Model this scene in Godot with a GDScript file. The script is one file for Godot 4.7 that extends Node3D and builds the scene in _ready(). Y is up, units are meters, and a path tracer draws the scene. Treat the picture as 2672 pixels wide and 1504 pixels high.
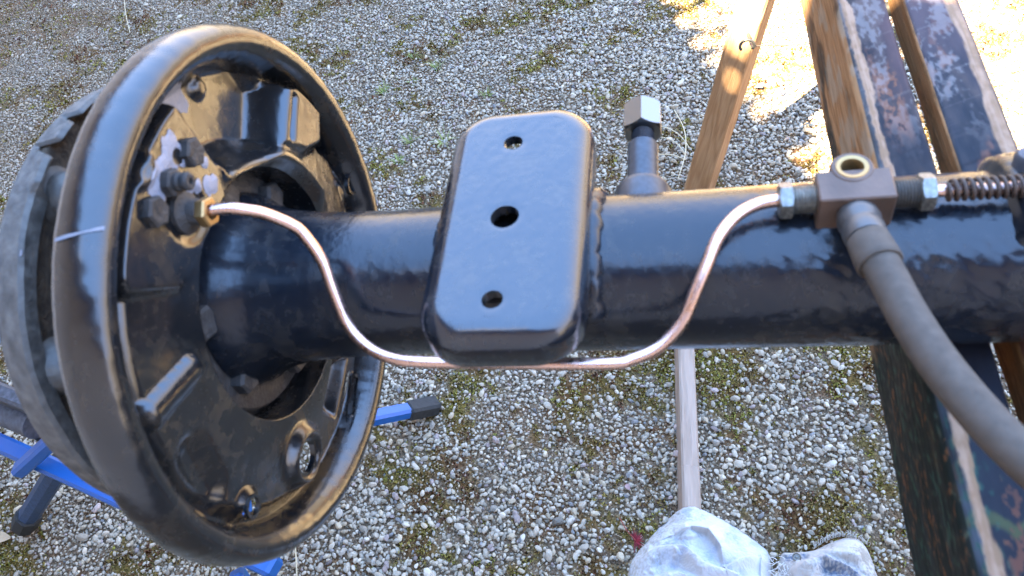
extends Node3D
# An axle with a newly bent copper brake pipe, lying on a wooden trestle over a gravel yard.
# World: x runs along the axle, y is up, the ground lies at y = 0; the axle's centre line is at y = 0.80, z = 0.

const AXLE_Y := 0.80
var M := {}
var names := {}
var rng := RandomNumberGenerator.new()

# ------------------------------------------------------------------ geometry
class Geo:
	var v := PackedVector3Array()
	var n := PackedVector3Array()
	var uv := PackedVector2Array()
	var c := PackedColorArray()
	var tint := Color(1, 1, 1)

	func tri(a: Vector3, b: Vector3, d: Vector3, na: Vector3, nb: Vector3, nd: Vector3, ua := Vector2.ZERO, ub := Vector2.ZERO, ud := Vector2.ZERO) -> void:
		if (b - a).cross(d - a).dot(na + nb + nd) > 0.0:
			var t := b; b = d; d = t
			t = nb; nb = nd; nd = t
			var w := ub; ub = ud; ud = w
		v.append(a); v.append(b); v.append(d)
		n.append(na); n.append(nb); n.append(nd)
		uv.append(ua); uv.append(ub); uv.append(ud)
		c.append(tint); c.append(tint); c.append(tint)

	func flat(a: Vector3, b: Vector3, d: Vector3, toward: Vector3) -> void:
		var m := (b - a).cross(d - a).normalized()
		if m.dot(toward) < 0.0:
			m = -m
		tri(a, b, d, m, m, m)

	func quad_flat(a: Vector3, b: Vector3, d: Vector3, e: Vector3, toward: Vector3) -> void:
		var m := (b - a).cross(d - a)
		if m.length() < 1e-14:
			m = (d - a).cross(e - a)
		m = m.normalized()
		if m.dot(toward) < 0.0:
			m = -m
		tri(a, b, d, m, m, m)
		tri(a, d, e, m, m, m)

	# a box with chamfered edges; t places its centre
	func box(t: Transform3D, size: Vector3, bevel := 0.001) -> void:
		var h := size / 2.0
		var bv: float = min(bevel, min(h.x, min(h.y, h.z)) * 0.9)
		var pt := func(s: Vector3, axis: int) -> Vector3:
			var p := Vector3(h.x - bv, h.y - bv, h.z - bv)
			p[axis] += bv
			return t * (p * s)
		var cen := t.origin
		for axis in 3:
			var u := (axis + 1) % 3
			var w := (axis + 2) % 3
			for s in [-1.0, 1.0]:
				var q := []
				for k in [[-1, -1], [1, -1], [1, 1], [-1, 1]]:
					var sg := Vector3.ZERO
					sg[axis] = s; sg[u] = k[0]; sg[w] = k[1]
					q.append(pt.call(sg, axis))
				quad_flat(q[0], q[1], q[2], q[3], (q[0] + q[2]) / 2.0 - cen)
			for su in [-1.0, 1.0]:
				for sw in [-1.0, 1.0]:
					var s1 := Vector3.ZERO
					s1[axis] = -1.0; s1[u] = su; s1[w] = sw
					var s2 := s1
					s2[axis] = 1.0
					var a = pt.call(s1, u); var b = pt.call(s2, u); var d = pt.call(s2, w); var e = pt.call(s1, w)
					quad_flat(a, b, d, e, (a + d) / 2.0 - cen)
		for sx in [-1.0, 1.0]:
			for sy in [-1.0, 1.0]:
				for sz in [-1.0, 1.0]:
					var s := Vector3(sx, sy, sz)
					var a = pt.call(s, 0); var b = pt.call(s, 1); var d = pt.call(s, 2)
					flat(a, b, d, (a + b + d) / 3.0 - cen)

	# profile points (r, h) turned round t's y axis; hard where the profile bends by more than 35 degrees
	func lathe(t: Transform3D, prof: Array, seg := 32, faceted := false, wob := 0.0, noise: FastNoiseLite = null) -> void:
		var m := prof.size()
		var dn := []
		for i in m - 1:
			var d: Vector2 = (prof[i + 1] - prof[i])
			dn.append(Vector2(d.y, -d.x).normalized())
		var nb := t.basis.orthonormalized()
		for i in m - 1:
			var d0: Vector2 = dn[i]
			var n0 := d0
			var n1 := d0
			if i > 0 and d0.dot(dn[i - 1]) > 0.8:
				n0 = (d0 + dn[i - 1]).normalized()
			if i < m - 2 and d0.dot(dn[i + 1]) > 0.8:
				n1 = (d0 + dn[i + 1]).normalized()
			for k in seg:
				var a0 := TAU * k / seg
				var a1 := TAU * (k + 1) / seg
				var c0 := Vector3(cos(a0), 0, sin(a0))
				var c1 := Vector3(cos(a1), 0, sin(a1))
				var am := Vector3(cos((a0 + a1) / 2), 0, sin((a0 + a1) / 2))
				var P: Vector2 = prof[i]
				var Q: Vector2 = prof[i + 1]
				var pts := [c0 * P.x + Vector3(0, P.y, 0), c1 * P.x + Vector3(0, P.y, 0), c1 * Q.x + Vector3(0, Q.y, 0), c0 * Q.x + Vector3(0, Q.y, 0)]
				if noise:
					for j in 4:
						var rr := Vector3(pts[j].x, 0, pts[j].z)
						pts[j] += rr.normalized() * noise.get_noise_3dv(pts[j] * 100.0) * wob
				for j in 4:
					pts[j] = t * pts[j]
				var e0 := am if faceted else c0
				var e1 := am if faceted else c1
				var ns := [nb * (e0 * n0.x + Vector3(0, n0.y, 0)), nb * (e1 * n0.x + Vector3(0, n0.y, 0)), nb * (e1 * n1.x + Vector3(0, n1.y, 0)), nb * (e0 * n1.x + Vector3(0, n1.y, 0))]
				var U := [Vector2(float(k) / seg, P.y), Vector2(float(k + 1) / seg, P.y), Vector2(float(k + 1) / seg, Q.y), Vector2(float(k) / seg, Q.y)]
				if P.x > 1e-7:
					tri(pts[0], pts[1], pts[2], ns[0], ns[1], ns[2], U[0], U[1], U[2])
				if Q.x > 1e-7:
					tri(pts[0], pts[2], pts[3], ns[0], ns[2], ns[3], U[0], U[2], U[3])

	# a round bar along pts; radii one or one for each point
	func tube(pts: Array, radii, seg := 12, caps := true, elong := 1.0) -> void:
		var m := pts.size()
		var tan := []
		for i in m:
			tan.append((pts[min(i + 1, m - 1)] - pts[max(i - 1, 0)]).normalized())
		var side: Vector3 = tan[0].cross(Vector3.UP if abs(tan[0].y) < 0.9 else Vector3.RIGHT).normalized()
		var rings := []
		var nrm := []
		var run := 0.0
		var along := [0.0]
		for i in m:
			if i > 0:
				run += (pts[i] - pts[i - 1]).length()
				along.append(run)
			side = (side - tan[i] * side.dot(tan[i])).normalized()
			var up: Vector3 = tan[i].cross(side)
			var r: float = radii[i] if radii is Array else radii
			var ring := []
			var nn := []
			for k in seg + 1:
				var a := TAU * k / seg
				var d := side * cos(a) + up * sin(a) * elong
				ring.append(pts[i] + d * r)
				nn.append(d.normalized())
			rings.append(ring)
			nrm.append(nn)
		for i in m - 1:
			for k in seg:
				var u0 := Vector2(float(k) / seg, along[i]); var u1 := Vector2(float(k + 1) / seg, along[i])
				var w0 := Vector2(float(k) / seg, along[i + 1]); var w1 := Vector2(float(k + 1) / seg, along[i + 1])
				tri(rings[i][k], rings[i][k + 1], rings[i + 1][k + 1], nrm[i][k], nrm[i][k + 1], nrm[i + 1][k + 1], u0, u1, w1)
				tri(rings[i][k], rings[i + 1][k + 1], rings[i + 1][k], nrm[i][k], nrm[i + 1][k + 1], nrm[i + 1][k], u0, w1, w0)
		if caps:
			for k in seg:
				flat(pts[0], rings[0][k], rings[0][k + 1], -tan[0])
				flat(pts[m - 1], rings[m - 1][k], rings[m - 1][k + 1], tan[m - 1])

	# a sheet through a grid of points, smooth; its normals lie on the side of 'toward'
	func grid(P: Array, toward: Vector3, uvs = null, cols = null, close := false) -> void:
		var a := P.size()
		var b: int = P[0].size()
		var N := []
		for i in a:
			var row := []
			for j in b:
				var jm := j - 1
				var jp := j + 1
				if close:
					jm = (j - 1 + b - 1) % (b - 1)
					jp = (j + 1) % (b - 1)
				else:
					jm = max(jm, 0); jp = min(jp, b - 1)
				var m: Vector3 = (P[min(i + 1, a - 1)][j] - P[max(i - 1, 0)][j]).cross(P[i][jp] - P[i][jm])
				m = m.normalized() if m.length() > 1e-14 else toward
				row.append(m)
			N.append(row)
		# one sign for the whole sheet
		var s := 0.0
		for i in a:
			for j in b:
				s += N[i][j].dot(toward)
		if s < 0.0:
			for i in a:
				for j in b:
					N[i][j] = -N[i][j]
		for i in a - 1:
			for j in b - 1:
				var u := [Vector2.ZERO, Vector2.ZERO, Vector2.ZERO, Vector2.ZERO]
				if uvs != null:
					u = [uvs[i][j], uvs[i][j + 1], uvs[i + 1][j + 1], uvs[i + 1][j]]
				var k0 := c.size()
				tri(P[i][j], P[i][j + 1], P[i + 1][j + 1], N[i][j], N[i][j + 1], N[i + 1][j + 1], u[0], u[1], u[2])
				tri(P[i][j], P[i + 1][j + 1], P[i + 1][j], N[i][j], N[i + 1][j + 1], N[i + 1][j], u[0], u[2], u[3])
				if cols != null:
					var want := [[P[i][j], cols[i][j]], [P[i][j + 1], cols[i][j + 1]], [P[i + 1][j + 1], cols[i + 1][j + 1]], [P[i + 1][j], cols[i + 1][j]]]
					for k in range(k0, k0 + 6):
						for w in want:
							if v[k] == w[0]:
								c[k] = w[1]
								break

	func mesh() -> ArrayMesh:
		var arr := []
		arr.resize(Mesh.ARRAY_MAX)
		arr[Mesh.ARRAY_VERTEX] = v
		arr[Mesh.ARRAY_NORMAL] = n
		arr[Mesh.ARRAY_TEX_UV] = uv
		arr[Mesh.ARRAY_COLOR] = c
		var am := ArrayMesh.new()
		am.add_surface_from_arrays(Mesh.PRIMITIVE_TRIANGLES, arr)
		return am


# ------------------------------------------------------------------ scene helpers
func numbered(called: String) -> String:
	if not names.has(called):
		names[called] = 0
		return called
	names[called] += 1
	return "%s_%03d" % [called, names[called]]

func tag(o: Node, label := "", category := "", group := "", kind := "") -> Node:
	if label: o.set_meta("label", label)
	if category: o.set_meta("category", category)
	if group: o.set_meta("group", group)
	if kind: o.set_meta("kind", kind)
	return o

func build(called: String, g, mat: Material, parent: Node = null, label := "") -> MeshInstance3D:
	var o := MeshInstance3D.new()
	o.mesh = g.mesh() if g is Geo else g
	o.material_override = mat
	o.name = numbered(called) if parent == null else called
	if label: o.set_meta("label", label)
	(self if parent == null else parent).add_child(o, true)
	return o

func thing(called: String, at: Vector3, label: String, category: String, group := "") -> Node3D:
	var o := Node3D.new()
	o.name = numbered(called)
	o.position = at
	add_child(o, true)
	tag(o, label, category, group)
	return o

func along(from: Vector3, to: Vector3) -> Transform3D:       # y axis along from -> to, origin at from
	var y := (to - from).normalized()
	var x := y.cross(Vector3.FORWARD if abs(y.z) < 0.9 else Vector3.RIGHT).normalized()
	return Transform3D(Basis(x, y, x.cross(y)), from)

func axial(at: Vector3) -> Transform3D:                       # y axis along the world's +x
	return Transform3D(Basis(Vector3(0, 1, 0), Vector3(1, 0, 0), Vector3(0, 0, -1)), at)

func spline(p: Array, per := 8) -> Array:                     # Catmull-Rom through p
	var out := []
	for i in p.size() - 1:
		var p0: Vector3 = p[max(i - 1, 0)]; var p1: Vector3 = p[i]; var p2: Vector3 = p[i + 1]; var p3: Vector3 = p[min(i + 2, p.size() - 1)]
		for k in per:
			out.append(p1.cubic_interpolate(p2, p0, p3, float(k) / per))
	out.append(p[-1])
	return out

func fnoise(sd: int, freq: float, oct := 3, type := FastNoiseLite.TYPE_SIMPLEX_SMOOTH) -> FastNoiseLite:
	var f := FastNoiseLite.new()
	f.seed = sd
	f.noise_type = type
	f.frequency = freq
	f.fractal_octaves = oct
	return f

func noise_tex(sd: int, freq: float, oct: int, lo: float, hi: float, size := 512) -> ImageTexture:
	var im := fnoise(sd, freq, oct).get_seamless_image(size, size)
	im.convert(Image.FORMAT_RGB8)
	for y in size:
		for x in size:
			var k: float = lerp(lo, hi, im.get_pixel(x, y).r)
			im.set_pixel(x, y, Color(k, k, k))
	return ImageTexture.create_from_image(im)

func normal_tex(sd: int, freq: float, oct: int, bump: float, size := 512) -> ImageTexture:
	var im := fnoise(sd, freq, oct).get_seamless_image(size, size)
	im.convert(Image.FORMAT_RGBA8)
	im.bump_map_to_normal_map(bump)
	return ImageTexture.create_from_image(im)

func lin(r: float, g: float, b: float) -> Color:
	return Color(r, g, b).linear_to_srgb()

func mat(col: Color, rough: float, metal := 0.0, spec := 0.5) -> StandardMaterial3D:
	var m := StandardMaterial3D.new()
	m.albedo_color = col
	m.roughness = rough
	m.metallic = metal
	m.metallic_specular = spec
	return m

func tri_planar(m: StandardMaterial3D, scale: float) -> StandardMaterial3D:
	m.uv1_triplanar = true
	m.uv1_world_triplanar = false
	m.uv1_scale = Vector3.ONE * scale
	return m

func seg_d(p: Vector2, a: Vector2, b: Vector2) -> float:
	var ab := b - a
	return (p - a - ab * clampf((p - a).dot(ab) / ab.length_squared(), 0, 1)).length()

func poly_d(p: Vector2, poly: Array) -> float:               # signed distance to a polygon, negative inside
	var d := INF
	var inside := false
	var m := poly.size()
	for i in m:
		var a: Vector2 = poly[i]
		var b: Vector2 = poly[(i + 1) % m]
		d = min(d, seg_d(p, a, b))
		if (a.y > p.y) != (b.y > p.y) and p.x < (b.x - a.x) * (p.y - a.y) / (b.y - a.y) + a.x:
			inside = not inside
	return -d if inside else d

func step_in(d: float, w: float) -> float:                    # 1 inside, 0 outside, soft over +-w
	return 1.0 - smoothstep(-w, w, d)

# ------------------------------------------------------------------ materials
func materials() -> void:
	var peel := normal_tex(11, 0.02, 3, 5.0)
	var grit := normal_tex(12, 0.06, 4, 9.0)
	var vary := noise_tex(13, 0.012, 4, 0.35, 1.0)
	var dust := noise_tex(14, 0.02, 5, 0.55, 1.0)
	var paint := paint_textures()
	var black := mat(Color.WHITE, 1.0, 0.0, 0.5)
	black.albedo_texture = paint[0]
	black.roughness_texture = paint[1]
	black.normal_enabled = true; black.normal_texture = paint[2]; black.normal_scale = 0.16
	black.clearcoat_enabled = true; black.clearcoat = 0.8; black.clearcoat_roughness = 0.16
	M.black = tri_planar(black, 8.0)
	M.pad = black.duplicate()
	M.pad.clearcoat = 0.7
	M.pad.metallic_specular = 0.5
	M.pad.normal_scale = 0.10
	var plate: StandardMaterial3D = black.duplicate()
	plate.albedo_color = Color(1.0, 0.92, 0.82)
	plate.metallic_specular = 0.55
	plate.clearcoat = 0.35
	plate.normal_scale = 0.07
	M.plate = plate
	var tube: StandardMaterial3D = black.duplicate()
	tube.normal_scale = 0.11
	tube.clearcoat = 0.2
	tube.metallic_specular = 0.42
	M.tube = tri_planar(tube, 6.5)
	var iron := mat(lin(0.05, 0.045, 0.04), 0.75, 0.0, 0.5)
	iron.normal_enabled = true; iron.normal_texture = grit; iron.normal_scale = 0.4
	iron.albedo_texture = dust
	M.iron = tri_planar(iron, 12.0)
	var cast: StandardMaterial3D = iron.duplicate()
	cast.albedo_color = lin(0.16, 0.14, 0.115); cast.roughness = 0.6; cast.metallic = 0.1; cast.normal_scale = 0.2
	M.cast = cast
	var rust: StandardMaterial3D = iron.duplicate()
	rust.albedo_color = lin(0.10, 0.066, 0.038); rust.roughness = 0.9
	M.rust = rust
	M.copper = mat(Color(0.83, 0.70, 0.64), 0.42, 1.0)
	M.copper.roughness_texture = vary; tri_planar(M.copper, 30.0)
	M.brass = mat(Color(0.66, 0.54, 0.36), 0.48, 0.9)
	var union := mat(Color(0.45, 0.36, 0.30), 0.5, 0.4)
	union.albedo_texture = noise_tex(17, 0.008, 3, 0.7, 1.0, 256); union.normal_enabled = true; union.normal_texture = peel; union.normal_scale = 0.3
	M.union = tri_planar(union, 16.0)
	M.zinc = mat(Color(0.66, 0.65, 0.61), 0.45, 0.85)
	M.zinc.albedo_texture = dust; tri_planar(M.zinc, 40.0)
	M.dirty_zinc = mat(Color(0.36, 0.35, 0.33), 0.5, 0.8)
	M.steel = mat(lin(0.05, 0.055, 0.065), 0.4, 0.3, 0.6)
	M.steel.albedo_texture = dust; tri_planar(M.steel, 25.0)
	M.chrome = mat(Color(0.52, 0.515, 0.50), 0.28, 1.0)
	var hose := mat(lin(0.115, 0.09, 0.068), 0.75, 0.0, 0.3)
	hose.albedo_texture = noise_tex(18, 0.03, 4, 0.8, 1.0, 256)
	M.hose = tri_planar(hose, 20.0)
	M.fitting = mat(lin(0.10, 0.09, 0.08), 0.42, 0.5)
	M.spring = mat(lin(0.060, 0.038, 0.026), 0.6, 0.3)
	M.blue = mat(lin(0.006, 0.07, 0.245), 0.38, 0.0, 0.5)
	M.blue.normal_enabled = true; M.blue.normal_texture = peel; M.blue.normal_scale = 0.12; tri_planar(M.blue, 10.0)
	M.old_blue = mat(lin(0.036, 0.074, 0.145), 0.55, 0.0, 0.45)
	M.old_blue.albedo_texture = dust; tri_planar(M.old_blue, 12.0)
	M.rubber = mat(lin(0.035, 0.036, 0.034), 0.7, 0.0, 0.4)
	M.rubber.albedo_texture = dust; tri_planar(M.rubber, 14.0)
	M.grey_steel = mat(lin(0.10, 0.105, 0.12), 0.5, 0.2, 0.5)
	M.grey_steel.albedo_texture = dust; tri_planar(M.grey_steel, 10.0)
	M.grease = mat(lin(0.20, 0.215, 0.26), 0.4, 0.0, 0.5)
	M.grease.normal_enabled = true; M.grease.normal_texture = grit; M.grease.normal_scale = 0.7; tri_planar(M.grease, 30.0)
	M.white_paint = mat(lin(0.17, 0.17, 0.185), 0.6)
	M.vertex = mat(Color.WHITE, 0.85, 0.0, 0.3)
	M.vertex.vertex_color_use_as_albedo = true
	M.pebble = mat(Color.WHITE, 0.8, 0.0, 0.35)
	M.pebble.vertex_color_use_as_albedo = true
	M.leafy = mat(Color.WHITE, 0.7, 0.0, 0.35)
	M.leafy.vertex_color_use_as_albedo = true
	M.leafy.backlight = Color(0.3, 0.3, 0.12)
	var soil := mat(Color.WHITE, 0.95, 0.0, 0.2)
	soil.vertex_color_use_as_albedo = true
	soil.albedo_texture = noise_tex(15, 0.05, 5, 0.45, 1.0)
	soil.normal_enabled = true; soil.normal_texture = normal_tex(16, 0.07, 4, 14.0)
	M.soil = tri_planar(soil, 5.0)
	var cloth := mat(Color.WHITE, 0.95, 0.0, 0.2)
	cloth.vertex_color_use_as_albedo = true
	cloth.normal_enabled = true; cloth.normal_texture = weave(); cloth.normal_scale = 0.35
	cloth.rim_enabled = true; cloth.rim = 0.15
	M.cloth = tri_planar(cloth, 26.0)
	M.wood = wood_mat(21, lin(0.36, 0.215, 0.105), lin(0.235, 0.125, 0.055))
	M.old_wood = wood_mat(22, lin(0.31, 0.235, 0.175), lin(0.22, 0.165, 0.12))
	var wall := mat(lin(0.52, 0.47, 0.40), 0.9)
	wall.normal_enabled = true; wall.normal_texture = grit; wall.normal_scale = 0.6
	M.wall = tri_planar(wall, 1.5)
	M.roof = mat(lin(0.20, 0.11, 0.08), 0.8)
	M.gutter = mat(lin(0.3, 0.3, 0.3), 0.4)
	M.straw = mat(lin(0.42, 0.34, 0.2), 0.7)

func paint_textures() -> Array:
	# brushed black enamel: specks of dust, faint scratches, uneven gloss, fine peel
	var n := 640
	var al := Image.create(n, n, false, Image.FORMAT_RGB8)
	var ro := Image.create(n, n, false, Image.FORMAT_RGB8)
	var big := fnoise(501, 0.008, 3).get_seamless_image(n, n)
	var mid := fnoise(502, 0.035, 3).get_seamless_image(n, n)
	var spk := fnoise(503, 0.16, 2).get_seamless_image(n, n)
	for y in n:
		for x in n:
			var b := big.get_pixel(x, y).r
			var m := mid.get_pixel(x, y).r
			var k := spk.get_pixel(x, y).r
			var c := Color(0.006, 0.0085, 0.0125).lerp(Color(0.026, 0.024, 0.022), smoothstep(0.45, 0.85, b * 0.6 + m * 0.4))
			c = c.lerp(Color(0.11, 0.085, 0.06), smoothstep(0.80, 0.92, k) * smoothstep(0.45, 0.7, m) * 0.7)
			al.set_pixel(x, y, c.linear_to_srgb())
			var r := 0.19 + 0.13 * smoothstep(0.3, 0.9, b) + 0.10 * smoothstep(0.5, 0.9, m) + 0.25 * smoothstep(0.75, 0.92, k) * smoothstep(0.4, 0.7, m)
			ro.set_pixel(x, y, Color(r, r, r))
	var peel := fnoise(504, 0.05, 4).get_seamless_image(n, n)
	peel.convert(Image.FORMAT_RGBA8)
	peel.bump_map_to_normal_map(5.0)
	return [ImageTexture.create_from_image(al), ImageTexture.create_from_image(ro), ImageTexture.create_from_image(peel)]

func weave() -> ImageTexture:
	var s := 128
	var im := Image.create(s, s, false, Image.FORMAT_RGBA8)
	var r := RandomNumberGenerator.new(); r.seed = 5
	for y in s:
		for x in s:
			var k := 0.5 + 0.3 * sin((x + y) * TAU / 8.0) + 0.12 * sin(x * TAU / 4.0) + r.randf_range(-0.15, 0.15)
			im.set_pixel(x, y, Color(k, k, k))
	im.bump_map_to_normal_map(3.0)
	return ImageTexture.create_from_image(im)

func wood_mat(sd: int, pale: Color, dark: Color) -> StandardMaterial3D:
	var w := 128
	var h := 512
	var im := Image.create(w, h, false, Image.FORMAT_RGB8)
	var bump := Image.create(w, h, false, Image.FORMAT_RGBA8)
	var n1 := fnoise(sd, 0.03, 3)
	var n2 := fnoise(sd + 1, 0.2, 2)
	for y in h:
		for x in w:
			var k := 0.5 + 0.5 * sin((x * 0.16 + 6.0 * n1.get_noise_2d(x, y * 0.12)) * 1.7)
			k = clampf(0.55 * k + 0.45 * (0.5 + 0.7 * n2.get_noise_2d(x * 2.0, y * 0.1)), 0, 1)
			var q := pale.lerp(dark, k)
			im.set_pixel(x, y, q)
			bump.set_pixel(x, y, Color(1 - k, 1 - k, 1 - k))
	bump.bump_map_to_normal_map(2.0)
	var m := mat(Color.WHITE, 0.75, 0.0, 0.3)
	m.albedo_texture = ImageTexture.create_from_image(im)
	m.normal_enabled = true; m.normal_texture = ImageTexture.create_from_image(bump); m.normal_scale = 0.6
	return m

# ------------------------------------------------------------------ start
func _ready() -> void:
	rng.seed = 7
	# camera
	var cam := Camera3D.new()
	cam.name = "camera"
	cam.transform = Transform3D(Basis(Vector3(0.97283703, -0.20707537, -0.10347904), Vector3(0.03930262, 0.58826915, -0.80770955), Vector3(0.22813028, 0.78170275, 0.58042862)), Vector3(0.08078, 1.07459, 0.20999))
	cam.fov = 41.57
	var att := CameraAttributesPhysical.new()
	att.frustum_focal_length = 31.615
	att.frustum_focus_distance = 1.2
	att.frustum_near = 0.02
	att.frustum_far = 200.0
	att.exposure_aperture = 22.0
	cam.attributes = att
	cam.near = 0.02
	cam.far = 200.0
	add_child(cam)
	# sky, exposure
	var we := WorldEnvironment.new()
	var env := Environment.new()
	env.background_mode = Environment.BG_SKY
	var sky := Sky.new()
	var psm := ProceduralSkyMaterial.new()
	psm.sky_top_color = Color(0.57, 0.76, 1.05)
	psm.sky_horizon_color = Color(0.80, 0.71, 0.58)
	psm.sky_curve = 0.3
	psm.ground_horizon_color = Color(0.55, 0.53, 0.5)
	psm.ground_bottom_color = Color(0.3, 0.28, 0.25)
	psm.sky_energy_multiplier = 0.61
	sky.sky_material = psm
	env.sky = sky
	env.tonemap_mode = Environment.TONE_MAPPER_LINEAR
	env.tonemap_exposure = 24.5
	env.sdfgi_enabled = true
	env.ssao_enabled = true
	env.ssil_enabled = true
	we.environment = env
	add_child(we)
	# sun: high on the left, behind the house
	var sun := DirectionalLight3D.new()
	sun.name = "sun"
	var s := Vector3(-0.4, 1.0, 0.55).normalized()
	sun.look_at_from_position(s * 10.0, Vector3.ZERO, Vector3.UP)
	sun.light_color = Color(1.0, 0.93, 0.80)
	sun.light_energy = 1.6
	sun.light_angular_distance = 0.5
	sun.shadow_enabled = true
	add_child(sun)

	materials()
	make_ground()
	make_house()
	make_trestle()
	make_blue_stand()
	make_axle()
	make_cloths()
	make_litter()

# ------------------------------------------------------------------ ground
var moss_noise: FastNoiseLite
var moss_fine: FastNoiseLite
var soil_noise: FastNoiseLite
var rise: FastNoiseLite

func moss_at(x: float, z: float) -> float:                     # above 0: moss or bare soil, below: gravel
	var k := moss_noise.get_noise_2d(x, z) + 0.62 * moss_fine.get_noise_2d(x, z)
	var b := -0.20
	# the corner under the eaves is mostly soil; a mossy belt crosses the near right
	b += 0.42 * (1.0 - smoothstep(0.0, 0.55, Vector2(x + 2.05, z + 1.75).length()))
	b += 0.26 * (1.0 - smoothstep(0.05, 0.32, seg_d(Vector2(x, z), Vector2(-0.05, -0.42), Vector2(0.22, -0.22))))
	b += 0.16 * (1.0 - smoothstep(0.0, 0.5, Vector2(x + 1.5, z + 1.3).length()))
	b -= 0.22 * (1.0 - smoothstep(0.05, 0.5, Vector2(x - 0.45, z + 1.2).length()))
	b += 0.10 * (1.0 - smoothstep(0.0, 0.3, Vector2(x + 0.75, z + 0.1).length()))
	return k + b

func ground_y(x: float, z: float) -> float:
	var near := 1.0 - smoothstep(2.0, 5.0, Vector2(x + 0.6, z + 0.8).length())
	var m := smoothstep(-0.02, 0.25, moss_at(x, z)) if near > 0.0 else 0.0
	return (0.005 * rise.get_noise_2d(x, z) + 0.004 * m) * near

func make_ground() -> void:
	moss_noise = fnoise(31, 4.6, 4)
	moss_fine = fnoise(32, 26.0, 3)
	soil_noise = fnoise(33, 9.0, 4)
	rise = fnoise(34, 2.0, 3)
	var xs := []
	var zs := []
	for k in [-90.0, -40.0, -20.0, -10.0, -6.0, -4.0]: xs.append(k)
	for k in 250: xs.append(-2.9 + k * 0.018)
	for k in [2.2, 4.0, 7.0, 12.0, 25.0, 50.0, 90.0]: xs.append(k)
	for k in [-120.0, -60.0, -30.0, -14.0, -8.0, -5.0, -3.6]: zs.append(k)
	for k in 180: zs.append(-2.7 + k * 0.018)
	for k in [1.0, 2.0, 4.0, 10.0, 30.0, 80.0]: zs.append(k)
	var P := []
	var C := []
	for x in xs:
		var row := []
		var cr := []
		for z in zs:
			row.append(Vector3(x, ground_y(x, z), z))
			var m := moss_at(x, z)
			var s := soil_noise.get_noise_2d(x, z)
			var bare := Color(0.34, 0.235, 0.145).lerp(Color(0.30, 0.165, 0.08), smoothstep(0.0, 0.4, s))
			var green := Color(0.22, 0.15, 0.04).lerp(Color(0.19, 0.10, 0.036), smoothstep(-0.1, 0.35, s))
			var far := smoothstep(2.0, 4.0, Vector2(x + 0.6, z + 0.8).length())
			var corner := 1.0 - smoothstep(0.2, 0.75, Vector2(x + 2.0, z + 1.7).length())
			var q := bare.lerp(green, smoothstep(-0.05, 0.2, m) * (1.0 - corner))
			cr.append(q.lerp(Color(0.25, 0.21, 0.16), far))
		P.append(row)
		C.append(cr)
	var g := Geo.new()
	g.grid(P, Vector3.UP, null, C)
	tag(build("ground", g, M.soil), "brown soil with moss showing between pale gravel", "ground", "", "structure")
	make_gravel()
	make_moss()

func pebble_mesh(sd: int) -> ArrayMesh:
	var r := RandomNumberGenerator.new(); r.seed = sd
	# an icosahedron cut once, squashed and dented
	var t := (1.0 + sqrt(5.0)) / 2.0
	var b := [Vector3(-1, t, 0), Vector3(1, t, 0), Vector3(-1, -t, 0), Vector3(1, -t, 0), Vector3(0, -1, t), Vector3(0, 1, t), Vector3(0, -1, -t), Vector3(0, 1, -t), Vector3(t, 0, -1), Vector3(t, 0, 1), Vector3(-t, 0, -1), Vector3(-t, 0, 1)]
	var f := [[0, 11, 5], [0, 5, 1], [0, 1, 7], [0, 7, 10], [0, 10, 11], [1, 5, 9], [5, 11, 4], [11, 10, 2], [10, 7, 6], [7, 1, 8], [3, 9, 4], [3, 4, 2], [3, 2, 6], [3, 6, 8], [3, 8, 9], [4, 9, 5], [2, 4, 11], [6, 2, 10], [8, 6, 7], [9, 8, 1]]
	var cuts := []
	for k in 11:
		cuts.append([Vector3(r.randf_range(-1, 1), r.randf_range(-1, 1), r.randf_range(-1, 1)).normalized(), r.randf_range(0.58, 0.84)])
	var shape := Vector3(r.randf_range(0.95, 1.45), r.randf_range(0.6, 0.85), r.randf_range(0.7, 1.0))
	var put := func(p: Vector3) -> Vector3:
		p = p.normalized()
		for c in cuts:
			var d: float = p.dot(c[0]) - c[1]
			if d > 0.0:
				p -= c[0] * d * 0.95
		return p * shape
	var g := Geo.new()
	for q in f:
		var a: Vector3 = b[q[0]].normalized(); var c: Vector3 = b[q[1]].normalized(); var d: Vector3 = b[q[2]].normalized()
		var ac := (a + c).normalized(); var cd := (c + d).normalized(); var da := (d + a).normalized()
		for w in [[a, ac, da], [ac, c, cd], [da, cd, d], [ac, cd, da]]:
			var p0: Vector3 = put.call(w[0]); var p1: Vector3 = put.call(w[1]); var p2: Vector3 = put.call(w[2])
			var fl := (p1 - p0).cross(p2 - p0).normalized()
			if fl.dot(p0) < 0.0: fl = -fl
			var n0 := (p0.normalized() * 0.18 + fl).normalized(); var n1 := (p1.normalized() * 0.18 + fl).normalized(); var n2 := (p2.normalized() * 0.18 + fl).normalized()
			g.tri(p0, p1, p2, n0, n1, n2)
	return g.mesh()

func in_yard(x: float, z: float, grow := 0.0) -> bool:         # the part of the yard that can be seen from about here
	if x > 1.7 or z > 0.65 or z < -2.75 or x < -3.1:
		return false
	return x < 1.2 + 0.2 * (-z) + grow and x > -1.6 + 0.62 * z - grow

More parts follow.
